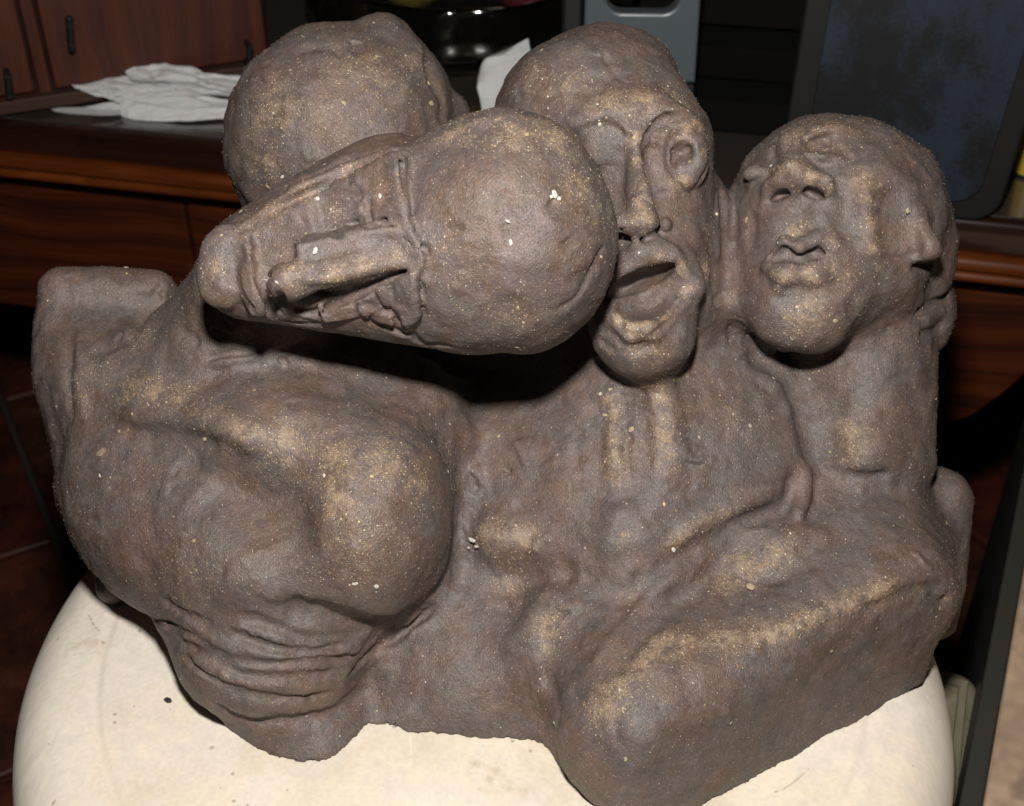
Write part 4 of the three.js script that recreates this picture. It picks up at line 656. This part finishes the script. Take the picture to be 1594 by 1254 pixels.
// ---- stacked dark appliance between the board and the slate panel
{
  const c = hitY(1150, 235, TOP), ap = thing('stereo_unit', c, 'black layered appliance half hidden in the dark behind the two right heads', 'appliance'); ap.rotation.y = Math.atan2(-ex.z, ex.x);
  const dk = (v, rg) => new THREE.MeshPhysicalMaterial({ color: new THREE.Color(v * 1.15, v, v * 0.85), roughness: rg, specularIntensity: 0.4 });
  const slab = (name, x, y, z, w, h, d, mat) => { const m = mesh(name, new RoundedBoxGeometry(w, h, d, 2, 0.002), mat, ap); m.position.set(x, y, z); };
  slab('lower_deck', -0.01, 0.012, -0.1, 0.2, 0.02, 0.16, dk(0.002, 0.95)); slab('upper_deck', 0, 0.034, -0.115, 0.17, 0.02, 0.13, dk(0.002, 0.95)); slab('lid', 0, 0.058, -0.13, 0.15, 0.022, 0.1, dk(0.004, 0.95)); slab('top_box', 0.005, 0.09, -0.14, 0.12, 0.034, 0.08, dk(0.008, 0.95));
  
}
// ---- dark slate panel at the right
{
  const bl = hitY(1212, 330, TOP).addScaledVector(eb, 0.0), br = hitY(1548, 345, TOP + 0.001); const dirp = br.clone().sub(hitY(1212, 312, TOP + 0.001)), len = dirp.length(), c = br.clone().addScaledVector(dirp, -0.5);
  const pn = thing('slate_panel', c, 'large dark slate-coloured panel with rounded corners and dusty smears, standing on the sideboard', 'panel'); pn.rotation.y = Math.atan2(-dirp.z, dirp.x);
  const s = new THREE.Shape(), w = len / 2, hh = 0.32, r = 0.014; s.moveTo(-w + r, 0); s.lineTo(w - r, 0); s.absarc(w - r, r, r, -Math.PI / 2, 0, false); s.lineTo(w + 0.02, hh); s.lineTo(-w + 0.006, hh); s.lineTo(-w, r); s.absarc(-w + r, r, r, Math.PI, 1.5 * Math.PI, false);
  const grp = (name, sh, d, b, mat, z) => { const g = new THREE.ExtrudeGeometry(sh, { depth: d, bevelEnabled: true, bevelSize: b, bevelThickness: b, bevelSegments: 3 }); const q = g.attributes.position, uv = g.attributes.uv; for (let i = 0; i < q.count; i++) uv.setXY(i, q.getX(i) / 0.2, q.getY(i) / 0.2); const m = mesh(name, g, mat, pn); m.position.z = z; m.rotation.x = -0.05; return m; };
  grp('rim', s, 0.016, 0.002, blackMat, -0.018);
  const s2 = new THREE.Shape(), i = 0.011; s2.moveTo(-w + r + i, i); s2.lineTo(w - r - i, i); s2.absarc(w - r - i, r + i, r, -Math.PI / 2, 0, false); s2.lineTo(w + 0.02 - i, hh - i); s2.lineTo(-w + 0.006 + i, hh - i); s2.lineTo(-w + i, r + i); s2.absarc(-w + r + i, r + i, r, Math.PI, 1.5 * Math.PI, false);
  const smear = tex(512, 512, (u, v) => { const a = 0.5 * na(u, v * 0.8) + 0.3 * nb2(u, v * 0.6) + 0.2 * nc(u, v) + 0.1 * nd(u, v), t = sstep(0.3, 0.78, a); return [3 + 25 * t, 6 + 34 * t, 10 + 44 * t]; }, true);
  grp('face', s2, 0.001, 0.0006, new THREE.MeshStandardMaterial({ map: smear, roughness: 0.55 }), 0.0012);
}
// ---- yellow tin at the right edge
{ const p = hitY(1606, 268, TOP); const t = thing('yellow_tin', p, 'yellow tin just showing at the right edge, beside the slate panel', 'tin'); const m = mesh('tin_body', new THREE.CylinderGeometry(0.014, 0.014, 0.05, 40), new THREE.MeshPhysicalMaterial({ color: new THREE.Color(0.5, 0.33, 0.04), roughness: 0.4, clearcoat: 0.4 }), t); m.position.y = 0.028; const l = mesh('lid', new THREE.CylinderGeometry(0.0145, 0.0145, 0.006, 40), blackMat, t); l.position.y = 0.0565; const b = mesh('base_ring', new THREE.CylinderGeometry(0.0143, 0.0143, 0.003, 40), blackMat, t); b.position.y = 0.0015; }
// ---- low table with a beige top and dark side at the right
{
  const y = 0.40, a = hitY(1600, 850, y), b = hitY(1530, 1254, y), dir = a.clone().sub(b).normalize(), root = b.clone().addScaledVector(dir, -0.15).setY(0); 
  const tb = thing('side_bench', root, 'low bench with a mottled beige top and dark grey side at the right edge', 'bench'); tb.rotation.y = Math.atan2(dir.x, dir.z) + Math.PI;   // local -z runs away from the viewer
  const len = 0.15 + a.distanceTo(b) + 0.16; const beige = new THREE.MeshStandardMaterial({ roughness: 0.6, map: tex(256, 256, (u, v) => { const f = 0.86 + 0.14 * na(u, v) + 0.12 * (nb2(u, v) - 0.5) + 0.14 * (nc(u, v) - 0.5) - 0.25 * sstep(0.78, 0.9, nb2(v, u)); return [176 * f, 150 * f, 126 * f]; }, true) });
  const top = mesh('top', new RoundedBoxGeometry(0.36, 0.012, len, 2, 0.002), beige, tb); top.position.set(0.18, y - 0.006, -len / 2);
  const side = (() => { const s = new THREE.Shape(); s.moveTo(0, 0); s.lineTo(len + 0.03, 0); s.lineTo(len + 0.05, y - 0.12); s.quadraticCurveTo(len + 0.05, y - 0.012, len - 0.02, y - 0.003); s.lineTo(0, y - 0.003); s.closePath(); const g = new THREE.ExtrudeGeometry(s, { depth: 0.005, bevelEnabled: true, bevelSize: 0.0015, bevelThickness: 0.0015, bevelSegments: 3 }); g.rotateY(Math.PI / 2); return g; })();
  const m = mesh('side_board', side, new THREE.MeshPhysicalMaterial({ color: new THREE.Color(0.035, 0.036, 0.03), roughness: 0.45 }), tb); m.position.set(-0.0066, 0, 0);
  const fr = mesh('far_board', new RoundedBoxGeometry(0.36, y - 0.02, 0.012, 2, 0.002), new THREE.MeshStandardMaterial({ color: new THREE.Color(0.03, 0.03, 0.028), roughness: 0.5 }), tb); fr.position.set(0.186, (y - 0.016) / 2, -len + 0.01);
}
// ---- beige plastic canister between stool and bench
{
  const y = 0.345, a = hitY(1500, 1040, y), b = hitY(1478, 1250, y), dir = a.clone().sub(b).normalize(), w = 0.07, len = a.distanceTo(b) + 0.05, root = hitY(1536, 1042, y + 0.03).setY(0);
  const t = thing('plastic_canister', root, 'grubby beige plastic canister squeezed between the cream stool and the dark bench', 'canister'); t.rotation.y = Math.atan2(dir.x, dir.z) + Math.PI;
  const mt = new THREE.MeshStandardMaterial({ roughness: 0.5, map: tex(128, 128, (u, v) => { const f = 0.85 + 0.15 * na(u, v) + 0.1 * (nb2(u, v) - 0.5) + 0.1 * (nc(u, v) - 0.5); return [128 * f, 122 * f, 100 * f]; }, true) });
  const body = mesh('body', new RoundedBoxGeometry(w, y, len, 5, 0.012), mt, t); body.position.set(-w / 2, y / 2 + 0.03, len / 2);
  const rim = new THREE.Shape(), iw = w / 2 - 0.008, il = len / 2 - 0.012; rim.moveTo(-iw, -il); rim.lineTo(iw, -il); rim.lineTo(iw, il); rim.lineTo(-iw, il); rim.closePath(); const ho = new THREE.Path(); const f = 0.0025; ho.moveTo(-iw + f, -il + f); ho.lineTo(-iw + f, il - f); ho.lineTo(iw - f, il - f); ho.lineTo(iw - f, -il + f); ho.closePath(); rim.holes.push(ho);
  const rg = new THREE.ExtrudeGeometry(rim, { depth: 0.002, bevelEnabled: true, bevelSize: 0.0006, bevelThickness: 0.0006, bevelSegments: 2 }); rg.rotateX(-Math.PI / 2); const rm = mesh('raised_rim', rg, mt, t); rm.position.set(-w / 2, y + 0.0298, len / 2);
  const cl = mesh('latch', new RoundedBoxGeometry(0.008, 0.006, 0.02, 2, 0.0015), new THREE.MeshStandardMaterial({ color: new THREE.Color(0.28, 0.27, 0.23), roughness: 0.4 }), t); cl.position.set(-0.02, y + 0.032, len * 0.55);
}
renderer.render(scene, camera);
